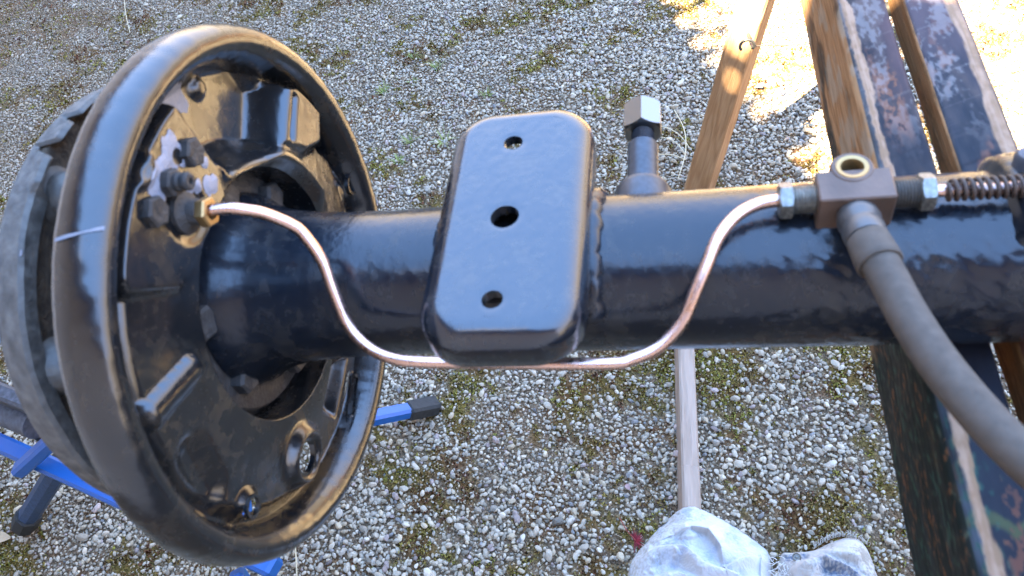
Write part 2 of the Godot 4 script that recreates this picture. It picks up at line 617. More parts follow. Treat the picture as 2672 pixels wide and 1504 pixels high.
func multi(called: String, mesh: Mesh, xf: Array, cols: Array, material: Material, parent: Node) -> void:
	var mm := MultiMesh.new()
	mm.transform_format = MultiMesh.TRANSFORM_3D
	mm.use_colors = true
	mm.mesh = mesh
	mm.instance_count = xf.size()
	for i in xf.size():
		mm.set_instance_transform(i, xf[i])
		mm.set_instance_color(i, cols[i])
	var o := MultiMeshInstance3D.new()
	o.multimesh = mm
	o.material_override = material
	o.name = called
	o.set_meta("kind", "stuff")
	parent.add_child(o, true)

func make_gravel() -> void:
	var root := thing("gravel", Vector3.ZERO, "pale grey and white gravel strewn over the whole yard", "gravel")
	root.set_meta("kind", "stuff")
	var kinds := 6
	var xf := []
	var cl := []
	for k in kinds:
		xf.append([]); cl.append([])
	var size_n := fnoise(35, 3.0, 2)
	var step := 0.0062
	var r := rng
	var x := -3.1
	while x < 1.7:
		var z := -2.75
		while z < 0.65:
			if in_yard(x, z):
				var px := x + r.randf_range(-0.5, 0.5) * step * 1.2
				var pz := z + r.randf_range(-0.5, 0.5) * step * 1.2
				var m := moss_at(px, pz)
				var keep := lerpf(0.97, 0.24, smoothstep(-0.12, 0.14, m))
				if r.randf() < keep:
					var grow := 1.0 - 0.32 * smoothstep(0.4, 1.6, Vector2(px - 0.2, pz).length() * 0.5 + 0.25 * maxf(-px, 0.0))
					var rad := 0.0031 * exp(r.randfn(0.0, 0.33)) * grow * (1.0 + 0.18 * size_n.get_noise_2d(px, pz))
					rad = clampf(rad, 0.0015, 0.0085)
					var b := Basis.from_euler(Vector3(r.randf_range(-0.5, 0.5), r.randf() * TAU, r.randf_range(-0.5, 0.5))).scaled(Vector3.ONE * rad)
					var k := r.randi() % kinds
					xf[k].append(Transform3D(b, Vector3(px, ground_y(px, pz) + rad * r.randf_range(0.1, 0.75) + (r.randf() * 0.003 if m < -0.1 else 0.0), pz)))
					cl[k].append(pebble_color(r))
				# grit between the stones
				if r.randf() < 0.8:
					var qx := x + r.randf_range(-0.5, 0.5) * step
					var qz := z + r.randf_range(-0.5, 0.5) * step
					var rad2 := r.randf_range(0.0010, 0.0023)
					var k2 := r.randi() % kinds
					xf[k2].append(Transform3D(Basis.from_euler(Vector3(r.randf() * 3, r.randf() * TAU, 0)).scaled(Vector3.ONE * rad2), Vector3(qx, ground_y(qx, qz) + rad2 * 0.4, qz)))
					cl[k2].append(pebble_color(r) * Color(0.85, 0.78, 0.68))
			z += step
		x += step
	for k in kinds:
		multi("pebbles", pebble_mesh(50 + k), xf[k], cl[k], M.pebble, root)

func pebble_color(r: RandomNumberGenerator) -> Color:
	var v := clampf(0.29 + r.randfn(0.0, 0.06), 0.12, 0.46)
	var t := r.randf()
	if t < 0.66:
		return Color(v, v * 0.845, v * 0.61)
	if t < 0.82:
		return Color(v * 1.08, v * 0.87, v * 0.57)
	if t < 0.93:
		return Color(v * 0.97, v * 0.845, v * 0.65)
	if t < 0.975:
		return Color(v * 0.85, v * 0.66, v * 0.55)
	return Color(v * 0.5, v * 0.47, v * 0.42)

func make_moss() -> void:
	var root := thing("moss", Vector3.ZERO, "olive and brown moss in patches between the gravel", "moss")
	root.set_meta("kind", "stuff")
	var g := Geo.new()
	for k in 7:
		var a := k * 2.4
		var d := Vector3(cos(a), 0, sin(a))
		var s := d.cross(Vector3.UP)
		var base := d * 0.25
		var tip := d * (0.55 + 0.25 * sin(k * 1.7)) + Vector3(0, 0.7 + 0.3 * cos(k * 2.1), 0)
		var mid := base.lerp(tip, 0.5) + Vector3(0, 0.1, 0)
		var nn := (d * 0.4 + Vector3.UP).normalized()
		g.tri(base - s * 0.16, base + s * 0.16, mid + s * 0.14, nn, nn, nn)
		g.tri(base - s * 0.16, mid + s * 0.14, mid - s * 0.14, nn, nn, nn)
		g.tri(mid - s * 0.14, mid + s * 0.14, tip, nn, nn, nn)
	var mesh := g.mesh()
	var xf := []
	var cl := []
	var r := rng
	var tone := fnoise(36, 7.0, 3)
	var tries := 420000
	for i in tries:
		var x := r.randf_range(-3.1, 1.7)
		var z := r.randf_range(-2.75, 0.65)
		if not in_yard(x, z):
			continue
		var m := moss_at(x, z)
		var corner := 1.0 - smoothstep(0.2, 0.75, Vector2(x + 2.0, z + 1.7).length())
		if m < -0.06 or r.randf() > smoothstep(-0.06, 0.14, m) * (1.0 - 0.75 * corner):
			continue
		var sc := r.randf_range(0.0035, 0.0065)
		var b := Basis.from_euler(Vector3(r.randf_range(-0.3, 0.3), r.randf() * TAU, r.randf_range(-0.3, 0.3))).scaled(Vector3(sc, sc * r.randf_range(0.7, 1.2), sc))
		xf.append(Transform3D(b, Vector3(x, ground_y(x, z) - 0.0005, z)))
		var t := tone.get_noise_2d(x, z) + r.randf_range(-0.25, 0.25)
		var q := Color(0.27, 0.19, 0.034).lerp(Color(0.22, 0.125, 0.04), smoothstep(-0.05, 0.25, t))
		if t > 0.38: q = Color(0.16, 0.06, 0.026)
		if t < -0.28: q = Color(0.28, 0.23, 0.035)
		cl.append(q * r.randf_range(0.7, 1.25))
	multi("moss_tufts", mesh, xf, cl, M.leafy, root)

# ------------------------------------------------------------------ the house whose roof shades the yard
func make_house() -> void:
	var o := thing("house", Vector3(-2.6, 0, 1.6), "pale rendered house with tiled eaves in the corner of the yard", "house")
	var off := -o.position
	# eaves line in plan: an inner corner between two wings
	var eave := [Vector2(-3.395, -5.918), Vector2(-1.815, -1.218), Vector2(-1.345, 0.082), Vector2(-1.245, 0.338), Vector2(-1.155, 0.612), Vector2(-1.075, 0.762), Vector2(-0.985, 0.942), Vector2(-0.870, 1.019), Vector2(-0.825, 1.064), Vector2(-0.575, 1.214), Vector2(0.075, 1.474), Vector2(4.875, 3.254)]
	var y0 := 3.0
	var g := Geo.new()
	var back := []
	for p in eave:
		back.append(p + Vector2(-3.4, 3.4))
	for i in eave.size() - 1:
		var a := Vector3(eave[i].x, y0, eave[i].y) + off; var b := Vector3(eave[i + 1].x, y0, eave[i + 1].y) + off
		var c := Vector3(back[i + 1].x, y0 + 1.9, back[i + 1].y) + off; var d := Vector3(back[i].x, y0 + 1.9, back[i].y) + off
		var up := Vector3(0, 0.14, 0)
		g.quad_flat(a, b, c, d, Vector3.DOWN)
		g.quad_flat(a + up, b + up, c + up, d + up, Vector3.UP)
		g.quad_flat(a, b, b + up, a + up, Vector3(1, 0, -1))
		g.quad_flat(d, c, c + up, d + up, Vector3(-1, 0, 1))
	build("roof", g, M.roof, o)
	g = Geo.new()
	var line := [Vector2(-3.75, -6.0), Vector2(-1.95, -0.5), Vector2(-1.55, 1.55), Vector2(5.0, 4.2)]
	for i in line.size() - 1:
		var a := Vector3(line[i].x, -0.05, line[i].y) + off; var b := Vector3(line[i + 1].x, -0.05, line[i + 1].y) + off
		var h := Vector3(0, 3.35, 0)
		var th := Vector3(-0.21, 0, 0.21)
		g.quad_flat(a, b, b + h, a + h, Vector3(1, 0, -1))
		g.quad_flat(a + th, b + th, b + th + h, a + th + h, Vector3(-1, 0, 1))
		g.quad_flat(a + h, b + h, b + th + h, a + th + h, Vector3.UP)
	build("wall", g, M.wall, o)
	g = Geo.new()
	var pts := []
	for p in eave:
		pts.append(Vector3(p.x + 0.035, y0 + 0.05, p.y - 0.035) + off)
	g.tube(pts, 0.05, 10)
	build("gutter", g, M.gutter, o)
	# a creeper that hangs over the eaves makes the edge of the shade ragged
	var r := RandomNumberGenerator.new(); r.seed = 77
	var leaf := Geo.new()
	var up := Vector3.UP
	leaf.tri(Vector3(0, 0, 0), Vector3(-0.45, 0.08, 0.5), Vector3(0, 0, 1.0), up, up, up)
	leaf.tri(Vector3(0, 0, 0), Vector3(0.45, 0.08, 0.5), Vector3(0, 0, 1.0), up, up, up)
	var xf := []
	var cl := []
	for i in range(2, eave.size() - 3):
		var len: float = (eave[i + 1] - eave[i]).length()
		for k in int(len * 200):
			var q: Vector2 = eave[i].lerp(eave[i + 1], r.randf())
			var bunch := 0.03 + 0.05 * absf(sin(q.x * 31.0 + q.y * 17.0))
			var out := absf(r.randfn(0.0, 1.0)) * bunch
			xf.append(Transform3D(Basis.from_euler(Vector3(r.randf_range(-0.8, 0.8), r.randf() * TAU, r.randf_range(-0.8, 0.8))).scaled(Vector3.ONE * r.randf_range(0.03, 0.07)), Vector3(q.x + out * 0.85, y0 + 0.1 + r.randf_range(-0.12, 0.12), q.y - out * 0.5)))
			cl.append(Color(0.05, 0.085, 0.025) * r.randf_range(0.7, 1.3))
	var vine := thing("creeper", Vector3.ZERO, "green creeper hanging over the eaves of the house", "creeper")
	multi("leaves", leaf.mesh(), xf, cl, M.leafy, vine)

# ------------------------------------------------------------------ wooden trestle
func beam_texture(sd: int, which: int) -> Array:
	# u runs round the section: 0-0.37 left side (up), 0.37-0.50 top, 0.50-0.87 right side, 0.87-1 underside; v along z from far (0) to near (1)
	var w := 320
	var h := 1280
	var im := Image.create(w, h, false, Image.FORMAT_RGB8)
	var ro := Image.create(w, h, false, Image.FORMAT_RGB8)
	var big := fnoise(sd, 0.012, 3)
	var mid := fnoise(sd + 1, 0.035, 4)
	var fine := fnoise(sd + 2, 0.14, 3)
	var grain := fnoise(sd + 3, 0.16, 3)
	for y in h:
		var z := lerpf(-0.85, 0.35, float(y) / h)
		for x in w:
			var u := float(x) / w
			var X := u * 190.0                                     # about millimetres round the section
			var Y := z * 1000.0
			var gr := grain.get_noise_2d(X * 2.2, Y * 0.09)
			var b := big.get_noise_2d(X * 1.3, Y * 0.45)
			var m := mid.get_noise_2d(X * 1.5, Y * 0.5)
			var f := fine.get_noise_2d(X * 2.0, Y * 0.8)
			var wood := Color(0.36, 0.205, 0.10).lerp(Color(0.22, 0.11, 0.047), clampf(0.5 + gr * 1.1, 0, 1))
			var pale := Color(0.34, 0.22, 0.15).lerp(Color(0.25, 0.15, 0.09), clampf(0.5 + gr * 1.4 + f, 0, 1))
			var black := Color(0.010, 0.011, 0.014)
			var col := black
			var rough := 0.36 + 0.18 * clampf(0.5 + m, 0, 1)
			var scratch := smoothstep(0.30, 0.55, fine.get_noise_2d(X * 0.5 + Y * 0.9, (Y - X * 0.5) * 0.05))
			if which == 0:
				var edge := 0.392 + 0.006 * m + 0.02 * (z + 0.05)      # the worn stripe beside the left arris
				if u < 0.37:
					# left side: bare and stained towards the far end, painted near the axle and beyond
					var bare := smoothstep(-0.02, -0.16, z + 0.22 * b + 0.12 * m - 0.3 * (u - 0.18))
					wood = wood.lerp(Color(0.06, 0.034, 0.018), smoothstep(0.05, 0.45, b + 0.5 * m) * 0.85)
					wood = wood.lerp(Color(0.30, 0.25, 0.19), smoothstep(0.1, 0.4, m - 0.5 * b) * 0.6)
					var paint := Color(0.012, 0.016, 0.013).lerp(Color(0.035, 0.033, 0.028), smoothstep(0.0, 0.6, f + b))
					paint = paint.lerp(Color(0.14, 0.06, 0.025), smoothstep(0.40, 0.52, f + 0.7 * m) * 0.8)
					paint = paint.lerp(Color(0.025, 0.08, 0.06), smoothstep(0.42, 0.55, f - 0.8 * m) * 0.6)
					col = paint.lerp(wood, bare)
					rough = lerpf(0.72, 0.8, bare)
				elif u < 0.5:
					col = Color(0.011, 0.012, 0.018)
					if u < edge: col = Color(0.05, 0.06, 0.075).lerp(Color(0.02, 0.024, 0.028), clampf(0.5 + 2.0 * m, 0, 1))
					var far := smoothstep(-0.08, -0.26, z + 0.08 * m)
					col = col.lerp(Color(0.085, 0.05, 0.055), far * smoothstep(0.40, 0.48, u) * 0.8)
					col = col.lerp(Color(0.12, 0.09, 0.085), far * smoothstep(0.0, 0.35, b + m) * 0.7)
					var patch := (1.0 - smoothstep(0.02, 0.045, absf(z + 0.14 - 0.4 * (u - 0.43)) + 0.03 * m)) * (1.0 - smoothstep(0.02, 0.035, absf(u - 0.435)))
					col = col.lerp(Color(0.13, 0.055, 0.032), patch * smoothstep(-0.25, 0.1, f + m + 0.1))
					col = col.lerp(Color(0.22, 0.21, 0.22), clampf(0.45 * scratch + smoothstep(0.1, 0.5, m + 0.6 * f + 0.5 * b), 0, 1) * smoothstep(-0.08, -0.16, z) * 0.45)
					rough += 0.25 * scratch + 0.2 * far
					var near := smoothstep(0.06, 0.10, z)
					col = col.lerp(Color(0.14, 0.17, 0.04), 0.3 * near * (1.0 - smoothstep(0.001, 0.003, absf(z - 0.098 - 0.01 * m))))
					col = col.lerp(Color(0.02, 0.07, 0.05), near * smoothstep(0.40, 0.55, f - m) * 0.6)
					col = col.lerp(Color(0.11, 0.045, 0.028), near * smoothstep(0.34, 0.5, f + m) * 0.9)
					var d := absf(u - edge)
					var worn := 0.011 + 0.008 * m + 0.004 * f
					var w2 := 1.0 - smoothstep(worn - 0.003, worn + 0.002, d)
					var rim := (1.0 - smoothstep(worn + 0.004, worn + 0.010, d)) * smoothstep(0.02, 0.05, z) * smoothstep(-0.05, 0.2, f)
					col = col.lerp(Color(0.02, 0.06, 0.045), rim * 0.7).lerp(pale, w2)
					rough = lerpf(rough, 0.6, w2)
				else:
					col = black.lerp(wood, smoothstep(0.1, 0.3, m))
			else:
				if u < 0.37:
					col = wood.lerp(Color(0.10, 0.06, 0.03), smoothstep(0.0, 0.45, b + 0.5 * f) * 0.7)
					rough = 0.75
				elif u < 0.5:
					col = Color(0.011, 0.014, 0.022)
					col = col.lerp(Color(0.10, 0.045, 0.032), smoothstep(0.28, 0.42, b + 0.8 * m) * smoothstep(-0.27, -0.2, z))
					var far := smoothstep(-0.12, -0.24, z + 0.05 * m)
					col = col.lerp(Color(0.075, 0.055, 0.065), far * 0.8)
					col = col.lerp(Color(0.22, 0.21, 0.22), clampf(0.45 * scratch + smoothstep(0.05, 0.5, m + 0.6 * f + 0.5 * b), 0, 1) * smoothstep(-0.08, -0.16, z) * 0.5)
					rough += 0.25 * scratch + 0.2 * far
					var w2 := 1.0 - smoothstep(0.008, 0.013, absf(u - 0.475 + 0.004 * m) - 0.006 * m)
					col = col.lerp(pale, w2)
					rough = lerpf(rough, 0.6, w2)
				else:
					col = black.lerp(wood, smoothstep(0.0, 0.2, m))
			im.set_pixel(x, y, col.linear_to_srgb())
			ro.set_pixel(x, y, Color(rough, rough, rough))
	var bump := fnoise(sd + 9, 0.05, 4).get_seamless_image(256, 256)
	bump.convert(Image.FORMAT_RGBA8)
	bump.bump_map_to_normal_map(4.0)
	return [ImageTexture.create_from_image(im), ImageTexture.create_from_image(ro), ImageTexture.create_from_image(bump)]

func beam_mesh(x0: float, x1: float, y0: float, y1: float, sd: int, rl: float, rr: float) -> Geo:
	# section corners walked: bottom left -> top left (rounded) -> top right (rounded) -> bottom right
	var sec := []   # [point, u]
	sec.append([Vector2(x0, y0), 0.0])
	for k in range(1, 5): sec.append([Vector2(x0, lerpf(y0, y1 - rl, k / 4.0)), 0.35 * k / 4.0])
	for k in range(1, 7):
		var a := PI - PI / 2 * k / 6.0
		sec.append([Vector2(x0 + rl + rl * cos(a), y1 - rl + rl * sin(a)), 0.35 + 0.04 * k / 6.0])
	for k in range(1, 5): sec.append([Vector2(lerpf(x0 + rl, x1 - rr, k / 4.0), y1), 0.39 + 0.09 * k / 4.0])
	for k in range(1, 5):
		var a := PI / 2 - PI / 2 * k / 4.0
		sec.append([Vector2(x1 - rr + rr * cos(a), y1 - rr + rr * sin(a)), 0.48 + 0.02 * k / 4.0])
	for k in range(1, 5): sec.append([Vector2(x1, lerpf(y1 - rr, y0, k / 4.0)), 0.5 + 0.37 * k / 4.0])
	sec.append([Vector2(x0 + 1e-5, y0), 0.999])
	var nz := fnoise(sd, 14.0, 3)
	var P := []
	var U := []
	var c := Vector2((x0 + x1) / 2, (y0 + y1) / 2)
	for i in 121:
		var z := lerpf(-0.85, 0.35, i / 120.0)
		var row := []
		var ur := []
		for q in sec:
			var p: Vector2 = q[0]
			var d := (p - c).normalized()
			var w := 0.0012 * nz.get_noise_3d(p.x * 3, p.y * 3, z)
			if q[1] > 0.36 and q[1] < 0.52: w *= 0.6
			row.append(Vector3(p.x + d.x * w, p.y + d.y * w * 0.5, z))
			ur.append(Vector2(q[1], i / 120.0))
		P.append(row)
		U.append(ur)
	var g := Geo.new()
	# the outside of a closed section: orient with the centre line, strip by strip
	for j in sec.size() - 1:
		var sp := []
		var su := []
		for i in 121:
			sp.append([P[i][j], P[i][j + 1]])
			su.append([U[i][j], U[i][j + 1]])
		var mid: Vector2 = (sec[j][0] + sec[j + 1][0]) / 2 - c
		var out := Vector3(mid.x, mid.y, 0)
		var a: Vector2 = sec[j + 1][0] - sec[j][0]
		var face := Vector3(-a.y, a.x, 0)
		if face.dot(out) < 0: face = -face
		g.grid(sp, face, su)
	for e in [0, 120]:
		for j in range(1, sec.size() - 2):
			g.flat(P[e][0], P[e][j], P[e][j + 1], Vector3(0, 0, -1 if e == 0 else 1))
	return g

func plank_between(g: Geo, a: Vector3, b: Vector3, w: float, d: float, turn := 0.0) -> void:
	# a sawn bar from a to b, textured along its length
	var y := (b - a).normalized()
	var x := y.cross(Vector3.FORWARD if absf(y.z) < 0.9 else Vector3.RIGHT).normalized()
	x = x.rotated(y, turn)
	var z := x.cross(y)
	var L := (b - a).length()
	var bv := 0.0025
	var sec := [Vector2(-w / 2 + bv, -d / 2), Vector2(w / 2 - bv, -d / 2), Vector2(w / 2, -d / 2 + bv), Vector2(w / 2, d / 2 - bv), Vector2(w / 2 - bv, d / 2), Vector2(-w / 2 + bv, d / 2), Vector2(-w / 2, d / 2 - bv), Vector2(-w / 2, -d / 2 + bv)]
	var peri := 0.0
	for k in 8:
		var p: Vector2 = sec[k]
		var q: Vector2 = sec[(k + 1) % 8]
		var n2 := Vector2(q.y - p.y, p.x - q.x).normalized()
		var nn := x * n2.x + z * n2.y
		var p0 := a + x * p.x + z * p.y; var q0 := a + x * q.x + z * q.y
		var l := (q - p).length()
		var u0 := peri / 0.13; var u1 := (peri + l) / 0.13
		peri += l
		var vv := L / 0.5
		g.tri(p0, q0, q0 + y * L, nn, nn, nn, Vector2(u0, 0), Vector2(u1, 0), Vector2(u1, vv))
		g.tri(p0, q0 + y * L, p0 + y * L, nn, nn, nn, Vector2(u0, 0), Vector2(u1, vv), Vector2(u0, vv))
	for k in range(1, 7):
		g.flat(a + x * sec[0].x + z * sec[0].y, a + x * sec[k].x + z * sec[k].y, a + x * sec[k + 1].x + z * sec[k + 1].y, -y)
		g.flat(b + x * sec[0].x + z * sec[0].y, b + x * sec[k].x + z * sec[k].y, b + x * sec[k + 1].x + z * sec[k + 1].y, y)

func make_trestle() -> void:
	var o := thing("wooden_trestle", Vector3(0.21, 0, -0.25), "wooden trestle with two paint-smeared black top boards under the axle", "trestle")
	var off := -o.position
	var specs := [[0.1765, 0.2055, 0.685, 0.765, 41, 0.006, 0.003, 0], [0.2150, 0.2465, 0.743, 0.765, 61, 0.0025, 0.006, 1]]
	for q in specs:
		var tx := beam_texture(q[4], q[7])
		var m := mat(Color.WHITE, 1.0, 0.0, 0.26)
		m.albedo_texture = tx[0]
		m.roughness_texture = tx[1]
		m.albedo_color = Color(0.98, 0.95, 0.90)
		m.normal_enabled = true; m.normal_texture = tx[2]; m.normal_scale = 0.3
		var g := beam_mesh(q[0], q[1], q[2], q[3], q[4], q[5], q[6])
		var b := build("top_board", g, m, o, ["black board with an orange worn side and a pale rubbed stripe", "blue-black board with a bare tan inner side"][q[7]])
		b.position = off
	# legs: two pairs, splayed; the feet of the left pair stand in line with the bar on the ground
	for zz in [-0.79, 0.24]:
		for sd in [-1, 1]:
			var g := Geo.new()
			var foot := Vector3(0.100, 0.0, zz) if sd < 0 else Vector3(0.395, 0.0, zz)
			var head := Vector3(0.2085 - 0.062, 0.74, zz) if sd < 0 else Vector3(0.2125 + 0.07, 0.74, zz)
			if sd < 0:
				head = Vector3(0.262, 0.69, zz) if false else Vector3(0.265, 0.68, zz - 0.05)
				foot = Vector3(0.102, 0.0, zz)
				g = Geo.new()
			plank_between(g, foot + off, head + off, 0.045, 0.04, 0.0 if sd > 0 else -0.55)
			build("leg", g, M.wood, o)
	var bar := Geo.new()
	plank_between(bar, Vector3(0.068, 0.013, 0.26) + off, Vector3(0.068, 0.013, -0.66) + off, 0.028, 0.026, 0.3)
	build("ground_bar", bar, M.old_wood, o, "grey weathered bar lying along the gravel")
	# hook in the far left leg and the cord that ties it to its partner
	var hk := Geo.new()
	var hp := []
	for k in 14:
		var a := -0.6 + k * 0.34
		hp.append(Vector3(0.176 + 0.010 * cos(a), 0.345 + 0.010 * sin(a), -0.755) + off)
	hp.push_front(Vector3(0.180, 0.339, -0.79) + off)
	hk.tube(hp, 0.0022, 8)
	build("hook", hk, M.dirty_zinc, o)
	var cd := Geo.new()
	var cp := []
	for k in 13:
		var t := k / 12.0
		cp.append(Vector3(lerpf(0.185, 0.335, t), 0.342 - 0.006 * sin(t * PI), -0.757) + off)
	cd.tube(cp, 0.0011, 6)
	build("tie_cord", cd, M.spring, o)
	var bo := Geo.new()
	bo.tube([Vector3(0.2, 0.735, -0.262) + off, Vector3(0.222, 0.735, -0.262) + off], 0.005, 14)
	bo.lathe(Transform3D(Basis(Vector3(0, 1, 0), Vector3(1, 0, 0), Vector3(0, 0, -1)), Vector3(0.2085, 0.735, -0.262) + off), [Vector2(0, 0), Vector2(0.008, 0), Vector2(0.008, 0.002), Vector2(0, 0.002)], 18)
	build("spacer_bolt", bo, M.dirty_zinc, o)

# ------------------------------------------------------------------ blue folding stand
func make_blue_stand() -> void:
	var o := thing("folding_stand", Vector3(-0.7, 0, -0.15), "blue tubular steel folding stand under the brake drum", "stand")
	var off := -o.position
	var bar := func(called: String, a: Vector3, b: Vector3, w: float, d: float, m: Material, label := "") -> void:
		var g := Geo.new()
		var y := (b - a).normalized()
		var x := y.cross(Vector3.UP if absf(y.y) < 0.9 else Vector3.RIGHT).normalized()
		var t := Transform3D(Basis(x, y, x.cross(y)), (a + b) / 2 + off)
		g.box(t, Vector3(w * 0.95, (b - a).length(), d * 0.95), 0.004)
		build(called, g, m, o, label)
	bar.call("lower_rail", Vector3(-1.15, 0.25, -0.247), Vector3(-0.40, 0.25, -0.010), 0.026, 0.026, M.blue)
	var g := Geo.new()
	g.lathe(along(Vector3(-0.99, 0.045, -0.128) + off, Vector3(-0.775, 0.235, -0.172) + off), [Vector2(0, 0), Vector2(0.0165, 0), Vector2(0.0165, 0.285), Vector2(0, 0.285)], 8, true)
	build("leg", g, M.old_blue, o, "dull blue leg standing on a black foot cap")
	g = Geo.new()
	g.lathe(along(Vector3(-1.018, 0.018, -0.122) + off, Vector3(-0.99, 0.045, -0.128) + off), [Vector2(0, 0), Vector2(0.0195, 0), Vector2(0.0205, 0.004), Vector2(0.0205, 0.045), Vector2(0.018, 0.047), Vector2(0, 0.047)], 8, true)
	build("foot_cap", g, M.rubber, o)
	g = Geo.new()
	g.tube([Vector3(-0.93, 0.286, -0.236) + off, Vector3(-0.79, 0.232, -0.176) + off, Vector3(-0.772, 0.224, -0.166) + off, Vector3(-0.762, 0.212, -0.156) + off], [0.021, 0.021, 0.02, 0.015], 16)
	build("cross_tube", g, M.rubber, o, "scuffed black round tube")
	bar.call("brace", Vector3(-0.625, 0.385, -0.150), Vector3(-0.815, 0.262, -0.118), 0.022, 0.020, M.blue)
	bar.call("upper_rail", Vector3(-0.95, 0.40, -0.222), Vector3(-0.60, 0.36, -0.125), 0.022, 0.03, M.grey_steel)
	g = Geo.new()
	g.tube([Vector3(-0.92, 0.345, -0.205) + off, Vector3(-0.735, 0.342, -0.148) + off], 0.019, 18)
	build("roller", g, M.grey_steel, o)
	bar.call("rear_brace", Vector3(-0.85, 0.36, -0.225), Vector3(-0.69, 0.50, -0.20), 0.022, 0.02, M.blue)
	# the leg that reaches out to the right on the far side, with its cap
	bar.call("side_leg", Vector3(-0.52, 0.20, -0.19), Vector3(-0.365, 0.040, -0.322), 0.024, 0.022, M.blue)
	bar.call("foot_cap", Vector3(-0.368, 0.043, -0.319), Vector3(-0.332, 0.008, -0.348), 0.029, 0.027, M.rubber)
	bar.call("hinge_bar", Vector3(-0.53, 0.235, -0.20), Vector3(-0.45, 0.245, -0.03), 0.022, 0.022, M.blue)
	bar.call("near_leg", Vector3(-0.468, 0.225, -0.01), Vector3(-0.385, 0.01, 0.125), 0.022, 0.022, M.blue)

# ------------------------------------------------------------------ the axle
const PC := Vector2(-0.0056, 0.0026)                            # centre of the backplate, (a = -z, b = y - axle)

var pocket := [Vector2(0.018, 0.105), Vector2(0.035, 0.0985), Vector2(0.0552, 0.091), Vector2(0.078, 0.0765), Vector2(0.0800, 0.0580), Vector2(0.056, 0.0445), Vector2(0.0407, 0.0507), Vector2(0.016, 0.066)]
var platform := [Vector2(0.013, 0.120), Vector2(0.0105, 0.0725), Vector2(0.004, 0.061), Vector2(-0.047, 0.063), Vector2(-0.066, 0.085), Vector2(-0.055, 0.12)]
var ridge := [Vector2(0.0835, 0.0565), Vector2(0.101, 0.044), Vector2(0.107, 0.027), Vector2(0.085, 0.0141), Vector2(0.0695, 0.0236), Vector2(0.055, 0.043)]
var side_dip := [Vector2(0.112, 0.026), Vector2(0.116, 0.004), Vector2(0.111, -0.022), Vector2(0.101, -0.013), Vector2(0.091, 0.008)]
var dip_low := [Vector2(-0.002, -0.067), Vector2(0.008, -0.081), Vector2(-0.025, -0.086), Vector2(-0.029, -0.0725)]

func plate_x(p: Vector2) -> float:
	var q := p - PC
	var r := q.length()
	var x := -0.1215
	x += 0.003 * smoothstep(0.10, 0.066, r)                          # dished up round the hub
	x -= 0.006 * smoothstep(0.098, 0.106, r)                         # gutter along the rim
	x += (-0.1350 - x) * step_in(poly_d(p, pocket), 0.0045)
	x += (-0.1165 - x) * step_in(poly_d(p, platform), 0.0015) * smoothstep(0.108, 0.104, r)
	var belt := step_in(absf(r - 0.0675) - 0.0045, 0.0045) * smoothstep(-0.3, 0.05, q.angle()) * smoothstep(1.40, 1.15, q.angle())
	x += 0.007 * belt
	x += (-0.1140 - x) * step_in(poly_d(p, ridge), 0.0034) * smoothstep(0.110, 0.105, r)
	x -= 0.004 * step_in(seg_d(p, Vector2(0.0845, 0.0480), Vector2(0.0650, 0.0385)) - 0.0014, 0.0012)
	x -= 0.009 * step_in(poly_d(p, side_dip), 0.004)
	x -= 0.005 * step_in(seg_d(p, Vector2(-0.096, 0.015), Vector2(-0.103, -0.004)) - 0.007, 0.006)
	x -= 0.008 * step_in(poly_d(p, dip_low), 0.004)
	# one round pressed rib on the near side
	x += 0.0042 * sqrt(maxf(0.0, 1.0 - pow(seg_d(p, Vector2(-0.070, 0.0395), Vector2(-0.0945, 0.0475)) / 0.0062, 2.0)))
	# raised eyes round the holes
	var d := (p - Vector2(-0.061, -0.063)).length()
	x += 0.006 * step_in(d - 0.0155, 0.004) - 0.003 * step_in(d - 0.0105, 0.002)
	d = (p - Vector2(-0.099, -0.031)).length()
	x += 0.0035 * step_in(d - 0.007, 0.003)
	d = (p - Vector2(0.098, -0.030)).length()
	x += 0.0035 * step_in(d - 0.009, 0.003)
	# round pressing above the wheel cylinder, small pin in the pocket
	d = (p - Vector2(-0.024, 0.1075)).length()
	x += 0.0022 * step_in(absf(d - 0.006) - 0.0015, 0.002)
	x -= 0.0015 * step_in((p - Vector2(-0.0195, 0.0775)).length() - 0.012, 0.002)
	x += 0.004 * step_in((p - Vector2(0.048, 0.086)).length() - 0.0045, 0.002)
	return x

func hole_d(p: Vector2) -> float:                              # positive where there is metal
	var d := (p - Vector2(-0.061, -0.063)).length() - 0.0085
	d = min(d, (p - Vector2(-0.099, -0.031)).length() - 0.0040)
	d = min(d, (p - Vector2(0.098, -0.030)).length() - 0.0045)
	d = min(d, seg_d(p, Vector2(0.0010, -0.0935), Vector2(-0.0165, -0.0985)) - 0.0046)
	return d

func clip_tri(g: Geo, a: Array, dd: Array) -> void:             # keep the part of a triangle where dd > 0; a holds [position, normal]
	var keep := []
	for i in 3:
		var j := (i + 1) % 3
		if dd[i] >= 0: keep.append(a[i])
		if (dd[i] >= 0) != (dd[j] >= 0):
			var t: float = dd[i] / (dd[i] - dd[j])
			keep.append([a[i][0].lerp(a[j][0], t), a[i][1].lerp(a[j][1], t).normalized()])
	for i in range(1, keep.size() - 1):
		g.tri(keep[0][0], keep[i][0], keep[i + 1][0], keep[0][1], keep[i][1], keep[i + 1][1])

func ring_wall(g: Geo, c: Vector2, rx: float, x0: float, x1: float, flare := 0.0) -> void:
	var t := axial(Vector3(x1, c.y, -c.x))
	g.lathe(t, [Vector2(rx + flare, 0), Vector2(rx, (x0 - x1) * 0.5), Vector2(rx, x0 - x1), Vector2(rx + 0.0016, x0 - x1), Vector2(rx + 0.0016 + flare, 0)], 28)

